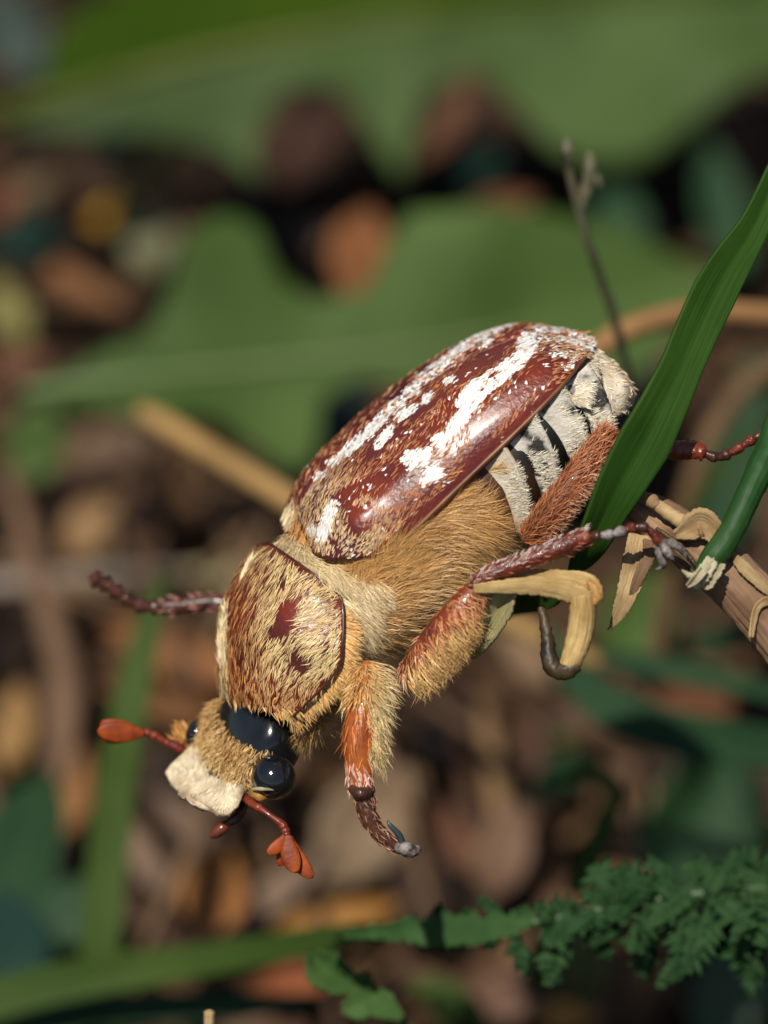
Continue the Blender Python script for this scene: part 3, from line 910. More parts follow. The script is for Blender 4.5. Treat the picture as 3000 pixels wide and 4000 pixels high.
FN = norm(W + .25 * U)
fX, fY = pix(fc)
sd_ = 100
for sg in (1, -1):
    X = 1640.0
    while X < 3250:
        sd_ += 1
        rs = np.random.default_rng(sd_)
        i = int(np.argmin(np.abs(fX - X)))
        if sg > 0:
            L = np.interp(X, [1560, 1800, 2000, 2150, 2300, 2600, 3000], [60, 130, 120, 120, 190, 230, 250])
        else:
            L = np.interp(X, [1560, 1800, 2000, 2300, 2500, 3000], [60, 130, 190, 250, 320, 380])
        L = L * rs.choice([.6, .9, 1.2]) * rs.uniform(.85, 1.15)
        w0 = np.interp(X, [1560, 2000, 2600, 3000], [70, 120, 190, 220]) / 1000 * rs.uniform(.75, 1.25)
        lean = -rs.uniform(.5, 1.2) if sg > 0 else -rs.uniform(-.25, .75)
        d = vdir(lean, sg, rs.uniform(-.4, .4))
        leaflet(fc[i], d, L / 1000, w0, norm(FN + rs.normal(0, .25, 3)), sd_, teeth=rs.choice([2, 3, 3]))
        if X > 2150 and rs.random() < .75:
            d2 = vdir(rs.uniform(-1.3, .8), sg * .8, rs.uniform(.1, .9))
            leaflet(fc[i] + W * .03, d2, L / 1000 * rs.uniform(.45, .8), w0 * .9, norm(FN + rs.normal(0, .35, 3)), sd_ + 500, teeth=2)
        X += rs.uniform(60, 120)
# smooth tip
g, uv = leaf_grid([V(1330, 3655, -1.3), V(1500, 3640, -1.2), V(1680, 3630, -1.12), V(1900, 3622, -1.06), V(2080, 3603, -1.02)], [(0, .01), (.2, .030), (.45, .060), (.7, .065), (.9, .05), (1, .01)], [(0, .01), (.2, .03), (.45, .07), (.7, .08), (.9, .05), (1, .01)], FN, n=70, m=9, seed=3, wave=.02, rag=.9)
v, f = shell(g, .01)
mesh('leaf_tip', v, f, material('fern_tip_green', (.020, .056, .013), (.036, .082, .022), scale=8, rough=.75, spec=.15), fern)

# ---- small sprouts at the lower edge
M_SPR = material('sprout_green', (.040, .090, .020), (.065, .125, .034), scale=6, rough=.75, spec=.15, transl=.15)
sp = stalk('sprout', [V(1720, 4150, -1.3), V(1600, 4010, -1.25), V(1470, 3890, -1.2), V(1380, 3830, -1.2), V(1300, 3760, -1.2)], [.016, .015, .013, .012, .008], M_SPR, 'small pale green sprout with rounded leaves under the lying blade', 'sprout')
for pts, ww in (([V(1395, 3850, -1.18), V(1330, 3830, -1.15), V(1260, 3780, -1.15), V(1222, 3722, -1.15)], [.03, .12, .15, .05]),
                ([V(1440, 3860, -1.18), V(1425, 3835, -1.16), V(1450, 3815, -1.15)], [.03, .06, .03]),
                ([V(1470, 3870, -1.18), V(1430, 3910, -1.15), V(1380, 3935, -1.15), V(1338, 3942, -1.15)], [.05, .13, .10, .02]),
                ([V(1450, 3880, -1.18), V(1500, 3930, -1.13), V(1570, 3975, -1.12)], [.06, .11, .03])):
    splinter(pts, [q * 1.1 for q in ww], M_SPR, par=sp, nrm=UPW, seed=3, name='sprout_leaf')
st = stalk('straw_stub', [V(818, 3952, -.35), V(816, 4060, -.36), V(812, 4300, -.4), V(800, 4700, -.8)], [.022, .022, .022, .022], M_STICK2, 'cream cut straw stub at the lower edge under the antennae', 'straw', rough=.1, ns=8, n=30)


# ================================================================== beetle
OB = A(0.15, 0.20, -0.30)                    # body centre in view units (right, up, nearer)
FB = A(-0.735, -0.678, 0)                    # body forward
EB = A(0.678, -0.735, 0)                     # across the body in the picture
PHI = math.radians(70)
CP, SP = math.cos(PHI), math.sin(PHI)
LB = EB * CP + A(0, 0, 1) * SP               # the animal's left
DB = -EB * SP + A(0, 0, 1) * CP              # its back


def vw(q):
    q = np.asarray(q, float)
    return OC + q[..., 0:1] * R + q[..., 1:2] * U + q[..., 2:3] * W


def wv(P):
    d = np.asarray(P) - OC
    return np.stack([d @ R, d @ U, d @ W], -1)


def imdir(deg):
    """direction in the picture plane, degrees anticlockwise from right"""
    a = np.radians(np.asarray(deg, float))[..., None]
    return np.cos(a) * R + np.sin(a) * U


TAN = lin(222, 178, 112)
CREAM = lin(238, 214, 168)
WHITE = (0.86, 0.84, 0.80)
GOLD = lin(210, 152, 82)

beetle = empty('beetle', V(1650, 1900, -0.3) - A(0, 0, 0.6),
               'furry russet chafer beetle with white streaked wing cases climbing head down', 'beetle')


def hairs(parent, g, n, dens, D, L, wd, colr, name='hair', centre=None, **kw):
    P, N = sample(g, n, dens, centre)
    X, Y = pix(P)
    d = D(X, Y, P) if callable(D) else np.broadcast_to(D, P.shape)
    d = d + RNG.normal(0, kw.pop('mess', 0.18), P.shape)
    Lx = L(X, Y, P) if callable(L) else L
    c = colr(X, Y, P) if callable(colr) else jitter_col(colr, n)
    v, f, t = hair_mesh(P, N, d, Lx, wd, c, **kw)
    return mesh(name, v, f, M_HAIR, parent, tint=t, kind='stuff', smooth=False)


ES = np.array([-.825, -.80, -.76, -.70, -.605, -.50, -.372, -.25, -.13, 0, .1, .231, .30, .40, .50, .56, .60])
T_SIL = np.array([.080, .030, -.035, -.127, -.184, -.220, -.256, -.275, -.288, -.296, -.298, -.295, -.292, -.280, -.250, -.215, -.19])
T_MAR = np.array([.118, .123, .132, .142, .155, .162, .168, .171, .173, .176, .179, .182, .182, .170, .140, .115, .10])
HY = np.array([.08, .16, .26, .35, .415, .445, .465, .475, .48, .48, .48, .475, .47, .455, .43, .41, .40])
T0 = T_MAR - CP * HY
HZ = np.sqrt(np.maximum(((T0 - T_SIL) ** 2 - (CP * HY) ** 2) / SP ** 2, 0.0004))

# ---- trunk: abdomen, hind and mid thorax, prothorax in one skin
def section(c, f2, rd, rl, a):
    f2 = A(f2[0], f2[1], 0) / math.hypot(*f2)
    e = A(-f2[1], f2[0], 0)
    if e[0] < 0:
        e = -e
    l = e * CP + A(0, 0, 1) * SP
    d = -e * SP + A(0, 0, 1) * CP
    return c + np.sin(a)[:, None] * l * rl + np.cos(a)[:, None] * d * rd


def body_c(s, t):
    return OB + FB * s + EB * t


def pxc(X, Y, w=-0.3):
    return wv(V(X, Y, w))


ang = np.linspace(0, 2 * math.pi, 25)[:-1]
SEC = [(body_c(-.83, .28), FB, .02, .03), (body_c(-.78, .27), FB, .05, .08), (body_c(-.70, .24), FB, .11, .18),
       (body_c(-.5, .16), FB, .24, .36), (body_c(-.2, .15), FB, .32, .41), (body_c(.1, .14), FB, .345, .42),
       (body_c(.35, .155), FB, .365, .42), (body_c(.52, .17), FB, .32, .38),
       (pxc(1240, 2390), (-.5, -.87), .272, .35), (pxc(1125, 2560), (-.3, -.95), .235, .32),
       (pxc(1070, 2720), (-.35, -.94), .165, .23), (pxc(1010, 2830), (-.4, -.92), .09, .13)]
core = spline(np.array([section(c, f, rd, rl, ang) for c, f, rd, rl in SEC]), 70)
core = np.concatenate([core, core[:, :1]], 1)
coreW = np.stack([vw(r) for r in core])
CORE_C = coreW[:, :-1].mean(1, keepdims=True)
gbody = np.swapaxes(spline(np.swapaxes(coreW, 0, 1), 73), 0, 1)
gbody[:, -1] = gbody[:, 0]
nb, mb = gbody.shape[:2]
bv = np.concatenate([gbody[:, :-1].reshape(-1, 3), gbody[:1, :-1].mean(1), gbody[-1:, :-1].mean(1)])
bf = gridfaces(nb, mb - 1, wrap=True)
for j in range(mb - 1):
    bf.append([nb * (mb - 1), (j + 1) % (mb - 1), j])
    bf.append([nb * (mb - 1) + 1, (nb - 1) * (mb - 1) + j, (nb - 1) * (mb - 1) + (j + 1) % (mb - 1)])
_q = wv(bv) - OB
_k = np.clip((_q @ FB + 0.30) / 0.12, 0, 1)[:, None]
bt = np.array([[.006, .006, .005]]) * (1 - _k) + np.array([[.085, .032, .010]]) * (.7 + .6 * vnoise(bv, 8, 2))[:, None] * _k
body = mesh('body', bv, bf, M_BODY, beetle, tint=bt)


def body_st(P):
    q = wv(P) - OB
    return q @ FB, q @ EB


BC = vw(OB + EB * 0.13)


def near_side(P):
    return ((wv(P)[..., 2]) > -0.33).astype(float)


def fur_dir(X, Y, P):
    s, t = body_st(P)
    k = np.clip((t - 0.15) / 0.36, 0, 1) ** 1.5
    base = -FB[None, :2] * (1 - 0.75 * k[:, None]) + EB[None, :2] * (0.10 + 0.95 * k[:, None])
    nz = (vnoise(P, 5.0, 3) - 0.5) * 1.0 + (vnoise(P, 16.0, 6) - 0.5) * 1.0
    # towards the head the coat turns to point down and out
    h = np.clip((Y - 2330) / 250, 0, 1)[:, None] * np.clip((1560 - X) / 120, 0, 1)[:, None]
    base = base * (1 - h) + h * np.array([[0.80, -0.35]])
    b = np.stack([base[:, 0] * np.cos(nz) - base[:, 1] * np.sin(nz), base[:, 0] * np.sin(nz) + base[:, 1] * np.cos(nz)], -1)
    return b[:, :1] * R + b[:, 1:] * U


PRO_POLY = [(1021, 2109), (1325, 2312), (1338, 2368), (1341, 2450), (1337, 2530), (1318, 2612), (1232, 2712), (1135, 2806), (983, 2757), (850, 2722), (780, 2580), (780, 2421), (880, 2240)]
ELY_POLY = [(1100, 1930), (1120, 2010), (1165, 2085), (1250, 2175), (1340, 2215), (1410, 2226), (1480, 2190), (1560, 2125), (1800, 1895), (2050, 1655), (2200, 1495), (2300, 1300), (1900, 1100), (1400, 1400), (1100, 1800)]


def fur_dens(X, Y, P):
    s, t = body_st(P)
    tm = np.interp(s, ES, T_MAR)
    m = near_side(P) * np.clip((s + 0.01) / 0.10, 0, 1)
    m = m * (1 - np.clip((1150 - X) / 30, 0, 1) * (Y > 2600)) * (1 - np.clip((1215 - X) / 30, 0, 1) * (Y > 2790))
    m = m * ~inside(X, Y, PRO_POLY) * ~inside(X, Y, ELY_POLY)
    bald = caps(X, Y, [(1470, 2380, 1560, 2570, 55), (1560, 2420, 1640, 2540, 45), (1600, 2600, 1680, 2480, 40), (1440, 2310, 1500, 2340, 24)])  # fur thinned to the dark skin to imitate shadow at the middle leg base
    seam = caps(X, Y, [(1560, 2215, 1610, 2300, 10), (1610, 2300, 1690, 2390, 12), (1790, 2130, 1960, 2085, 8), (1690, 2190, 1790, 2130, 7)])
    return m * (1 - 0.93 * bald) * (1 - 0.9 * seam) * (0.35 + 1.2 * vnoise(P, 10, 5))


def fur_col(X, Y, P):
    n = len(X)
    s, t = body_st(P)
    k = vnoise(P, 5.0, 8)[:, None]
    g = np.array(GOLD) * (1 - k) + np.array(TAN) * k
    k2 = np.clip((vnoise(P, 13.0, 18)[:, None] - .45) * 2.2, 0, 1)
    g = g * (1 - k2 * .6) + np.array(lin(150, 98, 48)) * k2 * .6
    low = np.clip((t - 0.28) / 0.2, 0, 1)[:, None]
    g = g * (1 - low * 0.5) + np.array(CREAM) * 0.85 * low * 0.5
    return np.clip(g * (1 + RNG.normal(0, 0.16, (n, 1))), 0.01, 0.9)


hairs(body, gbody, 92000, fur_dens, fur_dir, lambda X, Y, P: 0.10 + 0.09 * vnoise(P, 6, 9), 0.0024, fur_col,
      name='fur', centre=CORE_C, lift=0.13, roll=0.6, bend=0.2, mess=0.09)
# shaggy outer coat along the belly
hairs(body, gbody, 6000, lambda X, Y, P: near_side(P) * caps(X, Y, [(1900, 2480, 1560, 2690, 90), (1560, 2690, 1420, 2750, 60), (1250, 2800, 1220, 2880, 45)]),
      lambda X, Y, P: imdir(np.full(len(X), -62.0)) * 1.0, 0.13, 0.0028, lambda X, Y, P: jitter_col(TAN, len(X), 0.2),
      name='fur', centre=CORE_C, lift=0.35, roll=1.0, bend=0.2, mess=0.2)
# ruff behind the head shield
hairs(body, gbody, 11000, lambda X, Y, P: near_side(P) * ~inside(X, Y, PRO_POLY) * ~inside(X, Y, ELY_POLY) * caps(X, Y, [(1030, 2080, 1180, 2150, 85), (1040, 2060, 1130, 1980, 60), (1200, 2210, 1400, 2290, 60), (1370, 2340, 1385, 2600, 50)]),
      lambda X, Y, P: imdir(np.interp(Y, [1980, 2050, 2200, 2300, 2400, 2600], [-60, -50, -38, -32, -40, -55])), 0.11, 0.0026,
      lambda X, Y, P: jitter_col(CREAM, len(X), 0.15), name='fur', centre=CORE_C, lift=0.2, roll=0.7, bend=0.15, mess=0.08)

# ---- wing cases
def ely_point(s, th, side=1):
    hy = np.interp(s, ES, HY)
    hz = np.interp(s, ES, HZ)
    t0 = np.interp(s, ES, T0)
    y = hy * np.sign(np.sin(th)) * np.abs(np.sin(th)) ** 0.92
    z = hz * np.sign(np.cos(th)) * np.abs(np.cos(th)) ** 0.85
    z = z - 0.016 * np.exp(-(y / 0.022) ** 2)                      # seam
    fade = np.clip((s + 0.72) / 0.2, 0, 1) * np.clip((0.45 - s) / 0.2, 0, 1)
    z = z + fade * (0.007 * np.exp(-((th - 0.55) / 0.10) ** 2) + 0.008 * np.exp(-((th - 1.0) / 0.10) ** 2))   # ribs
    bumpv = 0.030 * np.exp(-(((s - 0.347) / 0.075) ** 2 + ((th - 1.02) / 0.24) ** 2))
    y = y + bumpv * np.sin(th)
    z = z + bumpv * np.cos(th)
    p = OB + s[..., None] * FB + t0[..., None] * EB + side * y[..., None] * LB + z[..., None] * DB
    return vw(p)


thv = np.concatenate([np.linspace(0.0, 1.45, 44), np.linspace(1.48, 1.60, 4)])
sf = np.interp(thv, [0, .3, .75, 1.1, 1.3, 1.5, 1.75], [.500, .535, .560, .535, .485, .400, .36])
sr = np.interp(thv, [0, .5, 1.0, 1.4, 1.6, 1.75], [-.822, -.822, -.820, -.812, -.795, -.78])
tt = np.linspace(0, 1, 90)
Sg = sf[None, :] + (sr - sf)[None, :] * tt[:, None]
Tg = np.broadcast_to(thv[None, :], Sg.shape)
# smooth tables before use
gel = ely_point(Sg, Tg)
ger = ely_point(Sg, Tg, -1)
ks = np.array([1, 2, 3, 2, 1.0]) / 9
def smooth_rows(g):
    for _ in range(3):
        h = g.copy()
        h[2:-2] = sum(ks[i] * g[i:len(g) - 4 + i] for i in range(5))
        g = h
    return g
gel, ger = smooth_rows(gel), smooth_rows(ger)
v, f = shell(gel, 0.022, BC)
ely = mesh('elytron', v, f, M_ELY, beetle, label='glossy mahogany wing case with white scale streaks')
v, f = shell(ger, 0.022, BC)
ely2 = mesh('elytron', v, f, M_ELY, beetle)
# raised rim along the side edge
k = 45
v, f, _ = tube(gel[::3, -2], [.008, .010, .010, .009, .006], ns=8, n=60)
mesh('elytron_rim', v, f, material('tan_rim', (0.22, 0.085, 0.03), (0.13, 0.04, 0.015), scale=10, rough=0.4), ely)

WH = [(1285, 1815, 1394, 1736, 16), (1412, 1712, 1550, 1580, 19), (1592, 1544, 1594, 1542, 25), (1629, 1495, 1731, 1417, 21),
      (1731, 1411, 1834, 1339, 17), (1834, 1339, 1978, 1262, 15), (1550, 1638, 1590, 1615, 13), (1472, 1742, 1514, 1694, 14),
      (1650, 1565, 1675, 1555, 12), (1738, 1500, 1752, 1485, 12), (1243, 1863, 1246, 1860, 14), (1870, 1360, 1895, 1345, 12),
      (2008, 1417, 1954, 1465, 26), (1954, 1465, 1858, 1525, 32), (1858, 1525, 1820, 1590, 38), (1800, 1640, 1762, 1690, 25), (1701, 1736, 1720, 1725, 24),
      (1640, 1788, 1590, 1800, 28), (1677, 1848, 1665, 1852, 24), (1653, 1887, 1700, 1860, 14), (2050, 1340, 2040, 1375, 30), (2109, 1287, 2100, 1282, 16),
      (1291, 2005, 1255, 2104, 25), (1215, 2080, 1225, 2090, 12), (2000, 1405, 2030, 1390, 14)]
BARE = [(1400, 2040, 1400, 2040, 62), (1330, 1965, 1480, 1890, 38), (1500, 1960, 1600, 1870, 34), (1870, 1690, 2110, 1450, 42), (1760, 1960, 1880, 1700, 26), (1760, 1500, 1990, 1330, 24),
        (1420, 1800, 1560, 1700, 24), (1600, 1640, 1720, 1560, 22), (2020, 1290, 2090, 1270, 34)]


def ely_white(X, Y, P):
    n = (vnoise(P, 16, 1) - 0.5) * 26 + (vnoise(P, 40, 2) - 0.5) * 22
    m = caps(X + n, Y - n, WH) * (vnoise(P, 46, 12) > .24)
    apex = 0.55 * caps(X, Y, [(2190, 1285, 2310, 1330, 45)]) + .12 * caps(X, Y, [(2150, 1330, 2250, 1400, 60)])
    return np.maximum(m, apex * (vnoise(P, 25, 3) > 0.45)) + 0.012 * (vnoise(P, 30, 4) > 0.62)


def ely_cream(X, Y, P):
    s, t = body_st(P)
    d = 0.34 + 0.5 * np.clip((s - 0.12) / 0.2, 0, 1) + 0.5 * np.clip((t - 0.10) / 0.05, 0, 1) * (s > -.3) + 0.55 * np.clip((-s - 0.66) / 0.08, 0, 1)
    n = vnoise(P, 14, 6)
    d = d * (0.35 + 1.1 * n)
    d = d * (1 - 0.95 * caps(X + (n - .5) * 40, Y, BARE)) * (1 - 0.9 * ely_white(X, Y, P))
    return np.clip(d, 0, None)


def ely_dir(X, Y, P):
    a = 46 + (vnoise(P, 9, 7) - 0.5) * 110
    return imdir(a)


def ely_cream_col(X, Y, P):
    s, t = body_st(P)
    n = len(X)
    k = np.clip((s - 0.2) / 0.2, 0, 1)[:, None] * 0.6 + 0.3 * np.clip((-s - 0.6) / .1, 0, 1)[:, None]
    c = np.array(lin(176, 112, 70)) * (1 - k) + np.array(CREAM) * k
    return np.clip(c * (1 + RNG.normal(0, 0.25, (n, 1))), 0.01, 0.9)


gsub = gel[:, :44]
hairs(ely, gsub, 3100, ely_cream, ely_dir, 0.034, 0.0052, ely_cream_col, name='scale_hair', centre=BC, lift=0.10, roll=0.25, mess=0.15)
hairs(ely, gsub, 9500, ely_white, ely_dir, 0.026, 0.0095, lambda X, Y, P: jitter_col(WHITE, len(X), 0.06), name='white_scale', centre=BC, lift=0.07, roll=0.2, mess=0.2)
hairs(ely2, ger[:, :46], 1200, None, lambda X, Y, P: imdir(np.full(len(X), 46.)), 0.034, 0.0075, lin(190, 130, 88), name='scale_hair', centre=BC, lift=0.1)

hairs(ely2, ger[:, :30], 1800, lambda X, Y, P: ely_white(X, Y, P) * near_side(P - W * -.2), ely_dir, 0.026, 0.0095, lambda X, Y, P: jitter_col(WHITE, len(X), 0.06), name='white_scale', centre=BC, lift=0.07, roll=0.2, mess=0.2)

# ---- shield between the wing case bases
sc = loft([[V(1095, 2030, -.36), V(1095, 2055, -.30), V(1110, 2085, -.25)],
           [V(1120, 2010, -.35), V(1125, 2040, -.28), V(1140, 2070, -.23)],
           [V(1150, 1990, -.34), V(1155, 2012, -.28), V(1165, 2030, -.25)]], 12, 12)
v, f = shell(sc, 0.03, BC)
scut = mesh('scutellum', v, f, M_PRO, beetle)
hairs(scut, sc, 300, None, imdir(np.array(35.)), 0.09, 0.004, CREAM, name='hair', centre=BC, lift=0.2, roll=.5)

# ---- head shield (pronotum)
PC = pxc(1110, 2500, -0.3)
fp = A(-.25, -.97, 0)
ep = A(.97, -.25, 0)
lp = ep * CP + A(0, 0, 1) * SP
ROWS = [((1045, 2116), (1325, 2312)), ((968, 2212), (1338, 2368)), ((900, 2340), (1341, 2450)), ((866, 2470), (1337, 2530)),
        ((859, 2580), (1318, 2612)), ((862, 2660), (1232, 2712)), ((880, 2722), (1135, 2806))]


def pron_row(m, l, i):
    e = ((m[0] - 1500) / 1000 - PC[0]) * ep[0] + ((2000 - m[1]) / 1000 - PC[1]) * ep[1]
    wm = -0.3 - e * CP / SP
    dep = [0.06, .09, .11, .12, .10, .06, .0][i]
    pts = []
    for fr, kk in ((0, 0), (.26, .60), (.62, .95), (1, 1.0)):
        pts.append(V(m[0] + (l[0] - m[0]) * fr, m[1] + (l[1] - m[1]) * fr, wm + (dep - wm) * kk))
    return pts


gpr = loft([pron_row(m, l, i) for i, (m, l) in enumerate(ROWS)], 60, 50)


def mirror(g):
    q = wv(g.reshape(-1, 3)) - PC
    q = q - 2 * (q @ lp)[:, None] * lp + PC
    return vw(q).reshape(g.shape)


gpm = mirror(gpr)
gfull = np.concatenate([gpm[:, ::-1], gpr[:, 1:]], 1)
PCW = vw(PC)
for _ in range(2):      # soften the ridge on the midline
    h = gfull.copy()
    h[:, 44:56] = (gfull[:, 43:55] + gfull[:, 44:56] * 2 + gfull[:, 45:57]) / 4
    gfull = h
v, f = shell(gfull, 0.03, PCW)
pron = mesh('pronotum', v, f, M_PRO, beetle, label='russet head shield covered in combed cream hairs')
b = np.concatenate([gpr[0, ::3], gpr[1:, -1][::3]])
v, f, _ = tube(b, [.0055, .006, .0055], ns=8, n=90)
mesh('pronotum_rim', v, f, M_RIM, pron)

PBARE = [(1141, 2360, 1125, 2415, 44), (1120, 2420, 1088, 2455, 28), (1150, 2345, 1165, 2350, 28), (1170, 2565, 1205, 2578, 42), (1140, 2562, 1150, 2565, 10), (1000, 2590, 985, 2580, 10)]


def pro_dens(X, Y, P):
    n = vnoise(P, 12, 2)
    d = np.interp(X, [830, 880, 900, 950, 1040, 1150, 1300], [.9, 1.0, .40, .45, .9, 1.2, 1.35]) * (0.55 + 0.9 * n)
    d = np.maximum(d, 0.9 * np.clip((Y - 2600) / 80, 0, 1))
    d = d * (1 - 0.6 * caps(X, Y, [(1180, 2770, 1300, 2640, 22), (1270, 2330, 1310, 2380, 20)]))
    return d * (1 - caps(X + (n - .5) * 24, Y, PBARE))


def pro_dir(X, Y, P):
    a = np.interp(X, [830, 900, 1000, 1100, 1330], [95, 80, 62, 48, 30])
    a = a + np.interp(Y, [2100, 2250, 2450, 2650, 2800], [45, 20, 0, 25, 40])
    a = a + (vnoise(P, 9, 4) - .5) * 50 + (vnoise(P, 30, 5) - .5) * 45
    return imdir(a + 180)


def pro_col(X, Y, P):
    n = len(X)
    k = np.clip((X - 930) / 160, 0, 1)[:, None] * np.clip((2760 - Y) / 160, 0.35, 1)[:, None]
    k = np.maximum(k, (np.abs(X - 872) < 16)[:, None] * 1.0)
    c = np.array(lin(190, 132, 74)) * (1 - k) + np.array(lin(228, 196, 138)) * k
    return np.clip(c * (1 + RNG.normal(0, 0.2, (n, 1))), 0.01, 0.9)


hairs(pron, gfull[:, 30:], 3600, pro_dens, pro_dir, lambda X, Y, P: np.interp(Y, [2600, 2720, 2800], [.056, .04, .026]), 0.0029, pro_col, name='hair', centre=PCW, lift=0.055, roll=0.25, bend=0.16, mess=0.05)
hairs(pron, gpr, 260, lambda X, Y, P: caps(X, Y, [(872, 2340, 872, 2610, 10), (960, 2220, 900, 2300, 8)]), imdir(np.array(92.)), 0.07, 0.010, CREAM, name='hair', centre=PCW, lift=0.1, roll=0.3)
# soft fringe below the side edge, over the neck
hairs(pron, gpr[:, -3:] - W * .03, 700, lambda X, Y, P: 1.0 + 0 * X, lambda X, Y, P: imdir(np.interp(Y, [2312, 2500, 2620, 2800], [-10, -25, -50, -75])), 0.085, 0.006, TAN,
      name='fringe', centre=PCW, lift=0.05, roll=0.8)
hairs(pron, gpr[-5:, :], 60, lambda X, Y, P: np.clip((X - 1020) / 80, 0.05, 1), imdir(np.array(-60.)), 0.05, 0.006, TAN, name='fringe', centre=PCW, lift=0.0, roll=0.8)

# ---- belly plates
def side_w(X, Y):
    u, vv = (X - 1500) / 1000 - OB[0], (2000 - Y) / 1000 - OB[1]
    s = u * FB[0] + vv * FB[1]
    t = u * EB[0] + vv * EB[1]
    sh = np.interp(s, [-1, -.94, -.85, -.7, -.5, -.2, .2], [.02, .08, .42, .70, .92, 1, 1])
    return -0.3 + 0.41 * sh * math.sqrt(max(0.05, 1 - ((t - .13) / .44) ** 2))


def st_px(s, t):
    q = OB[:2] + FB[:2] * s + EB[:2] * t
    return 1500 + q[0] * 1000, 2000 - q[1] * 1000


POST = [(-.150, .02), (-.284, -.130), (-.447, -.290), (-.598, -.450), (-.737, -.585)]     # rear edge: at the wing case, at the belly


def s_edge(k, t):
    a = np.clip((t - .155) / .33, -.3, 1.1)
    return POST[k][0] * (1 - a) + POST[k][1] * a - .035 * math.sin(math.pi * min(1, max(0, a)))


def plate(k, t0, t1, mat, gap0=.010, gap1=.075, rise=.046):
    rows = []
    for fr in np.linspace(0, 1, 12):
        row = []
        for t in np.linspace(t0, t1, 12):
            a = min(1, max(0, (t - .155) / .3))
            sa = s_edge(k - 1, t) - (gap0 * (1 - a) + gap1 * a)
            sp = s_edge(k, t)
            s_ = sa * (1 - fr) + sp * fr
            x, y = st_px(s_, t)
            off = .004 + rise * fr ** 1.3 - .014 * max(0, (fr - .9) / .1) ** 2
            row.append(V(x, y, side_w(x, y) + off))
        rows.append(row)
    g = loft(rows, 34, 34)
    v, f = shell(g, 0.012)
    o = mesh('sternite', v, f, mat, beetle)
    hairs(o, g, 700, lambda X, Y, P: (vnoise(P, 12, 21) > 0.42) * 1.0 + .02, imdir(np.array(20.)), 0.028, 0.0024, lin(226, 216, 194), name='pubescence', lift=0.1, roll=.5, mess=0.3)
    return o, g


p1, g1 = plate(1, .13, .47, M_PYG, rise=.045)
hairs(p1, g1, 550, lambda X, Y, P: np.clip((1915 - X + (Y - 1850) * .25) / 110, 0, 1) * ~inside(X - 25, Y - 25, ELY_POLY), imdir(np.array(20.)), 0.07, 0.0024, lambda X, Y, P: jitter_col(lin(222, 190, 138), len(X), .16), name='fur', lift=0.08, roll=.6, mess=.12)
plate(2, .13, .45, M_STERN)
plate(3, .14, .44, M_STERN)
plate(4, .16, .42, M_STERN, gap1=.035)
ga = loft([[V(2165, 1520, -.02), V(2185, 1545, .0), V(2220, 1570, .03), V(2262, 1592, .04)],
           [V(2220, 1465, -.06), V(2243, 1495, -.01), V(2268, 1540, .04), V(2292, 1594, .05)],
           [V(2275, 1405, -.11), V(2302, 1445, -.03), V(2314, 1512, .03), V(2308, 1600, .04)],
           [V(2322, 1356, -.19), V(2340, 1418, -.09), V(2337, 1505, -.01), V(2312, 1606, .02)]], 24, 24)
v, f = shell(ga, 0.02)
tg = mesh('tergite', v, f, M_PYG, beetle)
hairs(tg, ga, 400, None, imdir(np.array(-10.)), 0.03, 0.0026, lin(236, 222, 196), name='pubescence', lift=.1, roll=.5, mess=.3)
gp = loft([[V(2322, 1350, -.22), V(2345, 1430, -.12), V(2366, 1520, -.06), V(2380, 1620, -.06)],
           [V(2365, 1385, -.22), V(2395, 1445, -.12), V(2410, 1530, -.08), V(2415, 1630, -.10)],
           [V(2415, 1432, -.22), V(2440, 1478, -.12), V(2450, 1540, -.10), V(2445, 1610, -.14)],
           [V(2462, 1490, -.27), V(2478, 1512, -.21), V(2483, 1540, -.20), V(2475, 1575, -.22)]], 24, 24)
gp = gp + W * ((vnoise(gp, 8, 5) - .5) * .02)[..., None]
v, f = shell(gp, 0.03)
pyg = mesh('pygidium', v, f, M_PYG, beetle, label='pale mealy tail plate with a pointed tip')
hairs(pyg, gp, 130, None, imdir(np.array(-20.)), 0.03, 0.005, lin(228, 205, 170), name='pubescence', lift=.15, roll=.7, mess=.4)

# ---- head
HR = [[(850, 2735, -.52), (900, 2715, -.30), (990, 2735, -.17), (1095, 2785, -.12), (1165, 2880, -.24)],
      [(800, 2800, -.54), (850, 2785, -.32), (965, 2825, -.14), (1085, 2885, -.08), (1160, 2970, -.20)],
      [(768, 2865, -.54), (810, 2860, -.34), (920, 2910, -.15), (1020, 2960, -.09), (1085, 3050, -.20)],
      [(742, 2925, -.54), (780, 2925, -.37), (870, 2990, -.20), (950, 3045, -.12), (1000, 3100, -.22)],
      [(735, 2940, -.55), (768, 2955, -.41), (848, 3018, -.26), (932, 3062, -.18), (968, 3090, -.24)]]
gh = loft([[V(*p) for p in r] for r in HR], 40, 40)
HC = V(930, 2900, -.5)
v, f = shell(gh, 0.16, HC)
head = mesh('head', v, f, M_BLK, beetle, label='bald black vertex and golden furry forehead')


def frons(X, Y, P):
    # hairy below a line from the far eye's top to the near eye
    yb = np.interp(X, [780, 800, 850, 900, 950, 1000, 1060, 1090], [2760, 2765, 2780, 2850, 2895, 2915, 2930, 2960])
    n = (vnoise(P, 20, 3) - .5) * 30
    m = np.clip((Y - yb + n) / 14, 0, 1) * np.clip((1075 - X) / 12, 0, 1)
    side = caps(X, Y, [(840, 2740, 780, 2830, 30)])
    return np.maximum(m, side)


def frons_col(X, Y, P):
    n = len(X)
    k = vnoise(P, 9, 4)[:, None]
    c = np.array(lin(176, 130, 66)) * (1 - k) + np.array(lin(226, 190, 128)) * k
    return np.clip(c * (1 + RNG.normal(0, 0.22, (n, 1))), 0.01, 0.9)


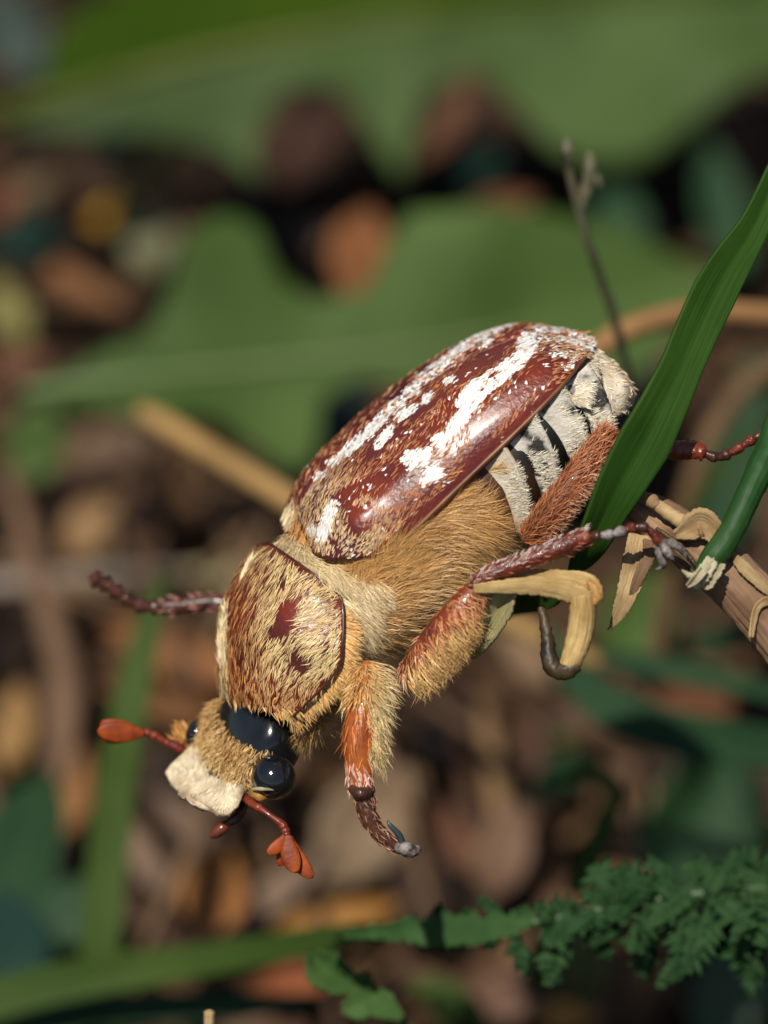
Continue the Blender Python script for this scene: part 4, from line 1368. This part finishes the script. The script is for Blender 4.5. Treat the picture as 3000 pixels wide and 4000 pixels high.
def frons_dir(X, Y, P):
    return imdir(np.interp(X, [780, 900, 1050], [215, 250, 300]) + (vnoise(P, 14, 9) - .5) * 120)


hairs(head, gh, 4200, frons, frons_dir, 0.036, 0.0034, frons_col, name='hair', centre=HC, lift=0.45, roll=1.0, bend=.3, mess=.3)

CR = [[(735, 2920, -.44), (770, 2940, -.35), (850, 3005, -.22), (935, 3050, -.13), (970, 3062, -.15)],
      [(690, 2962, -.43), (738, 2995, -.35), (815, 3055, -.215), (905, 3092, -.125), (951, 3112, -.14)],
      [(655, 3000, -.42), (700, 3048, -.34), (782, 3103, -.20), (880, 3138, -.12), (936, 3140, -.13)],
      [(645, 3022, -.41), (690, 3086, -.32), (768, 3124, -.185), (868, 3180, -.10), (920, 3160, -.12)],
      [(650, 3032, -.44), (692, 3091, -.36), (769, 3132, -.235), (866, 3186, -.16), (912, 3166, -.16)]]
gc = loft([[V(*p) for p in r] for r in CR], 36, 36)
_cx, _cy = pix(gc.reshape(-1, 3))
_d = np.hypot((_cx - 800) / 95, (_cy - 3055) / 62).reshape(gc.shape[:2])
gc = gc + gnormals(gc, HC) * (-.024 * np.exp(-_d ** 2) + .010 * (vnoise(gc, 14, 31) - .5) + .008 * (vnoise(gc, 34, 32) - .5))[..., None]
v, f = shell(gc, 0.035, HC)
cly = mesh('clypeus', v, f, M_CLY, beetle, label='broad cream face plate with notched front edge')


def cly_dir(X, Y, P):
    return imdir(np.interp(X, [650, 800, 950], [20, 55, 110]) + (vnoise(P, 12, 9) - .5) * 60)


def cly_dens(X, Y, P):
    return np.where(caps(X, Y, [(700, 2960, 780, 2990, 45), (930, 3070, 940, 3120, 30)]) > 0, 1.3, .55)


hairs(cly, gc, 1500, cly_dens, cly_dir, 0.030, 0.0026, lambda X, Y, P: jitter_col(lin(240, 222, 186), len(X), .16), name='hair', centre=HC, lift=0.05, roll=.3, mess=.15)
hairs(cly, gc, 120, lambda X, Y, P: caps(X, Y, [(830, 3020, 880, 3040, 25)]), cly_dir, .03, .005, lin(70, 52, 40), name='hair', centre=HC, lift=.15)


def ball(c, rx, ry, rw, rot=0.0, n=24):
    a = np.linspace(0, math.pi, n)[:, None]
    b = np.linspace(0, 2 * math.pi, n * 2, endpoint=False)[None, :]
    x = np.sin(a) * np.cos(b) * rx
    y = np.sin(a) * np.sin(b) * ry
    z = np.cos(a) * rw + 0 * b
    cr, sr_ = math.cos(rot), math.sin(rot)
    g = c + (x * cr - y * sr_)[..., None] * R + (x * sr_ + y * cr)[..., None] * U + z[..., None] * W
    return g.reshape(-1, 3), gridfaces(n, n * 2, wrap=True), g


v, f, _ = ball(V(1068, 3034, -.10), .088, .090, .10)
mesh('eye', v, f, M_EYE, beetle)
v, f, _ = ball(V(770, 2862, -.47), .045, .062, .07, -.5)
mesh('eye', v, f, M_EYE, beetle)
# amber cheek under each eye with a pale lash
M_AMB = material('amber_cheek', (0.50, 0.26, 0.05), (0.36, 0.16, 0.03), scale=14, rough=.45, bump=.3, bscale=60)
v, f, _ = tube([V(985, 3090, -.10), V(1015, 3108, -.06), V(1055, 3112, -.10)], [.012, .024, .008], ns=10, flat=.8)
ck = mesh('cheek', v, f, M_AMB, beetle)
v, f, _ = tube([V(982, 3082, -.05), V(1020, 3082, -.01), V(1075, 3086, -.02)], [.004, .009, .003], ns=8)
mesh('canthus', v, f, M_PALE, ck)
v, f, g = ball(V(722, 2880, -.52), .022, .028, .03)
ck2 = mesh('cheek', v, f, M_AMB, beetle)
hairs(ck2, g.reshape(24, 48, 3), 160, None, imdir(np.array(130.)), .05, .005, GOLD, name='hair', centre=V(722, 2880, -.52), lift=.5, roll=1.)

# ---- antennae
def antenna(path, rad, beads):
    v, f, _ = tube(path, rad, ns=10, n=50)
    parts = [(v, f)]
    c = spline(np.array(path), 80)
    for i in beads:
        bv_, bf_, _ = ball(c[i], .019, .019, .019, n=8)
        parts.append((bv_, bf_))
    v, f = merge(parts)
    return mesh('antenna', v, f, M_ANT, beetle)


def lamella(base, tip, wid, th, par, bend=0.0, nrm=W, mat=M_CLUB):
    base, tip = np.asarray(base), np.asarray(tip)
    ax = tip - base
    ln = np.linalg.norm(ax)
    ax = ax / ln
    sd = norm(np.cross(nrm, ax))
    mid = (base + tip) / 2 + sd * bend
    prof = [.35, .55, .78, .95, 1.0, .96, .80, .45]
    v, f, _ = tube([base, mid, tip], [wid * q for q in prof], ns=14, n=26, flat=th / wid, up=nrm)
    return mesh('lamella', v, f, mat, par)


an2 = antenna([V(950, 3110, -.2), V(985, 3138, -.12), V(1020, 3160, -.08), V(1070, 3196, -.06), V(1103, 3222, -.06), V(1122, 3262, -.05)], [.015, .020, .014, .011, .017, .015], [10, 28, 66, 73])
hub = V(1122, 3255, -.05)
lamella(hub, V(1048, 3330, -.03), .026, .006, an2, .010)
lamella(V(1124, 3262, -.06), V(1092, 3378, -.08), .028, .006, an2, .006)
lamella(V(1126, 3265, -.04), V(1155, 3402, -.02), .038, .007, an2, -.008)
lamella(V(1130, 3268, -.07), V(1216, 3424, -.05), .034, .007, an2, -.014)
lamella(V(1124, 3262, -.09), V(1120, 3370, -.14), .026, .006, an2, 0)
an1 = antenna([V(730, 2945, -.48), V(690, 2918, -.46), V(650, 2900, -.45), V(610, 2876, -.44), V(575, 2862, -.44), V(548, 2858, -.44)], [.020, .022, .016, .014, .016, .018], [8, 30, 50, 62])
lamella(V(560, 2862, -.44), V(398, 2828, -.42), .040, .007, an1, .008)
lamella(V(560, 2866, -.42), V(388, 2856, -.39), .042, .007, an1, .0)
lamella(V(560, 2868, -.44), V(400, 2882, -.42), .040, .007, an1, -.012)
lamella(V(560, 2864, -.47), V(400, 2858, -.47), .042, .007, an1, 0)
# mouth feelers
v, f, _ = tube([V(950, 3120, -.26), V(942, 3165, -.24), V(915, 3200, -.22), V(893, 3212, -.22)], [.022, .022, .022, .016], ns=10, n=24, rough=.2)
palp = mesh('palp', v, f, M_LEGD, beetle)
v, f, _ = tube([V(898, 3208, -.22), V(870, 3232, -.21), V(843, 3254, -.21), V(822, 3268, -.21)], [.014, .025, .023, .010], ns=12, n=24)
mesh('palp_tip', v, f, material('palp_brown', (0.09, .02, .01), (.16, .035, .015), scale=12, rough=.25, coat=.6), palp)

# ---- legs
def leg_hair(parent, g, n, deg, L, wd, c, centre, lift=.35, dens=None, mess=.25):
    return hairs(parent, np.concatenate([g, g[:, :1]], 1), n, dens, imdir(np.array(float(deg))), L, wd, lambda X, Y, P: jitter_col(c, len(X), .22), name='hair', centre=centre, lift=lift, roll=1.0, mess=mess)


def cen(g):
    return g.mean(1, keepdims=True)


# middle leg
v, f, g = tube([V(1600, 2640, .06), V(1660, 2570, .12), V(1745, 2460, .18), V(1810, 2375, .21), V(1858, 2300, .21)], [.05, .070, .072, .062, .042], ns=20, n=40, flat=.8)
leg = mesh('leg', v, f, M_LEG, beetle)
leg_hair(leg, g, 1500, -48, .05, .0028, lin(214, 150, 100), cen(g), .16, lambda X, Y, P: np.clip(((X - 1650) * .62 + (Y - 2550) * .5 + 50) / 60, 0.05, 1))
leg_hair(leg, g, 1900, -50, .085, .0026, TAN, cen(g), .28, lambda X, Y, P: np.clip((Y - 2340) / 200, 0, 1) * np.clip(((X - 1700) + (Y - 2480)) / 120, 0, 1))
v, f, _ = tube([V(1880, 2322, .20), V(1888, 2360, .20), V(1872, 2400, .19)], [.012, .020, .008], ns=10)
mesh('knee_lobe', v, f, M_LEGD, leg)
v, f, g = tube([V(1836, 2300, .22), V(1900, 2252, .24), V(2010, 2208, .26), V(2130, 2162, .27), V(2230, 2122, .275), V(2300, 2094, .28)], [.022, .032, .032, .034, .037, .032], ns=18, n=60, rough=.34, seed=4)
tib = mesh('tibia', v, f, M_TIB, leg)
leg_hair(leg, g, 260, 24, .030, .003, lin(230, 205, 195), cen(g), .3, lambda X, Y, P: np.clip((((2300 - Y) - (X - 1836) * .44) - 8) / 14, 0, 1))
leg_hair(leg, g, 160, 20, .028, .003, lin(176, 96, 76), cen(g), .3)


def tarsus(pts, ws, rr, mats, parent, gap=.3):
    for i in range(len(pts) - 1):
        a, b_ = V(*pts[i], ws[i]), V(*pts[i + 1], ws[i + 1])
        v, f, _ = tube([a, a * .7 + b_ * .3, a * .25 + b_ * .75, b_], [rr * .55, rr * .8, rr * 1.15, rr * .85], ns=12, n=14, rough=.25, seed=i)
        mesh('tarsomere', v, f, mats[i % len(mats)], parent)


tarsus([(2298, 2096), (2345, 2092), (2395, 2088), (2440, 2070), (2480, 2058), (2530, 2062), (2585, 2125)], [.28, .285, .29, .29, .29, .28, .26], .020, [M_LEGD, M_CLAW, M_CLAW, M_TIB, M_LEGD, M_TIB], leg)
for pts in ([(2580, 2120, .26), (2625, 2125, .27), (2665, 2148, .26), (2680, 2185, .25)], [(2580, 2125, .25), (2575, 2165, .25), (2590, 2205, .24), (2560, 2225, .22)], [(2585, 2120, .27), (2610, 2160, .30), (2635, 2190, .28)]):
    v, f, _ = tube([V(*p) for p in pts], [.014, .017, .014, .003], ns=10, n=24, rough=.5, seed=3)
    mesh('claw', v, f, M_CLAW, leg)

# front leg
v, f, g = tube([V(1420, 2600, .02), V(1432, 2690, .07), V(1418, 2780, .10), V(1402, 2900, .11), V(1406, 3000, .10), V(1412, 3085, .09)], [.045, .058, .058, .061, .054, .044], ns=20, n=50, flat=.9)
leg = mesh('leg', v, f, M_LEGO, beetle, label='orange front leg with a hairy fringe')
leg_hair(leg, g, 2400, -62, .09, .0028, lin(214, 186, 132), cen(g), .45, lambda X, Y, P: np.clip((X - 1432) / 30, 0, 1) * np.clip((2980 - Y) / 60, 0, 1))
leg_hair(leg, g, 260, -88, .07, .0042, lin(214, 130, 60), cen(g), .15, lambda X, Y, P: np.clip((2960 - Y) / 60, 0, 1))
leg_hair(leg, g, 900, -85, .07, .0026, TAN, cen(g), .4, lambda X, Y, P: np.clip((2760 - Y) / 60, 0, 1))
leg_hair(leg, g, 110, -88, .06, .006, lin(240, 190, 170), cen(g), .06, lambda X, Y, P: caps(X, Y, [(1370, 3010, 1440, 3050, 40)]))  # pale flat hairs imitate the white gloss at the femur's lower end
v, f, _ = tube([V(1372, 3078, .12), V(1410, 3100, .15), V(1455, 3080, .12)], [.016, .028, .016], ns=12)
mesh('knee', v, f, M_LEGD, leg)
v, f, g = tube([V(1414, 3085, .09), V(1424, 3130, .10), V(1446, 3205, .10), V(1492, 3262, .09), V(1548, 3305, .08), V(1590, 3322, .08)], [.038, .042, .036, .030, .026, .022], ns=16, n=50, rough=.22, seed=2)
mesh('tibia', v, f, M_LEGD, leg)
leg_hair(leg, g, 260, -55, .03, .004, lin(150, 110, 80), cen(g), .2)
v, f, _ = tube([V(1550, 3302, .09), V(1590, 3318, .10), V(1620, 3322, .09), V(1634, 3308, .08)], [.022, .030, .024, .012], ns=12, n=20, rough=.4)
mesh('claw', v, f, M_CLAW, leg)
v, f, _ = tube([V(1514, 3204, .12), V(1526, 3226, .12), V(1556, 3258, .11), V(1568, 3290, .10)], [.003, .010, .013, .016], ns=10, n=16)
mesh('spur', v, f, material('spur_slate', (.02, .03, .035), (.05, .06, .06), scale=9, rough=.4), leg)

# hind leg
v, f, g = tube([V(2060, 2110, .00), V(2120, 2040, .05), V(2200, 1940, .08), V(2280, 1830, .07), V(2345, 1730, .03), V(2380, 1690, .0)], [.042, .052, .055, .052, .044, .032], ns=18, n=40, flat=.8)
leg = mesh('leg', v, f, M_LEGB, beetle)
leg_hair(leg, g, 2000, 40, .05, .0028, lin(186, 116, 74), cen(g), .22, mess=.3)
leg_hair(leg, g, 1000, -20, .05, .0028, lin(196, 150, 116), cen(g), .3, lambda X, Y, P: np.clip(((X - 2120) * .8 + (Y - 2040) * .6 - 20) / 40, 0, 1), mess=.3)
v, f, g = tube([V(2375, 1695, .0), V(2470, 1735, -.04), V(2600, 1755, -.08), V(2690, 1758, -.10), V(2748, 1768, -.10)], [.03, .036, .036, .038, .034], ns=16, n=50, rough=.3, seed=5)
mesh('tibia', v, f, M_LEG, leg)
leg_hair(leg, g, 120, 10, .028, .003, lin(170, 96, 60), cen(g), .2)
tarsus([(2748, 1768), (2800, 1790), (2850, 1772), (2900, 1742), (2945, 1712), (3000, 1690), (3050, 1672)], [-.10, -.10, -.09, -.08, -.08, -.08, -.08], .021, [M_LEGD, M_LEGD, M_TIB, M_TIB], leg)

# legs of the far side
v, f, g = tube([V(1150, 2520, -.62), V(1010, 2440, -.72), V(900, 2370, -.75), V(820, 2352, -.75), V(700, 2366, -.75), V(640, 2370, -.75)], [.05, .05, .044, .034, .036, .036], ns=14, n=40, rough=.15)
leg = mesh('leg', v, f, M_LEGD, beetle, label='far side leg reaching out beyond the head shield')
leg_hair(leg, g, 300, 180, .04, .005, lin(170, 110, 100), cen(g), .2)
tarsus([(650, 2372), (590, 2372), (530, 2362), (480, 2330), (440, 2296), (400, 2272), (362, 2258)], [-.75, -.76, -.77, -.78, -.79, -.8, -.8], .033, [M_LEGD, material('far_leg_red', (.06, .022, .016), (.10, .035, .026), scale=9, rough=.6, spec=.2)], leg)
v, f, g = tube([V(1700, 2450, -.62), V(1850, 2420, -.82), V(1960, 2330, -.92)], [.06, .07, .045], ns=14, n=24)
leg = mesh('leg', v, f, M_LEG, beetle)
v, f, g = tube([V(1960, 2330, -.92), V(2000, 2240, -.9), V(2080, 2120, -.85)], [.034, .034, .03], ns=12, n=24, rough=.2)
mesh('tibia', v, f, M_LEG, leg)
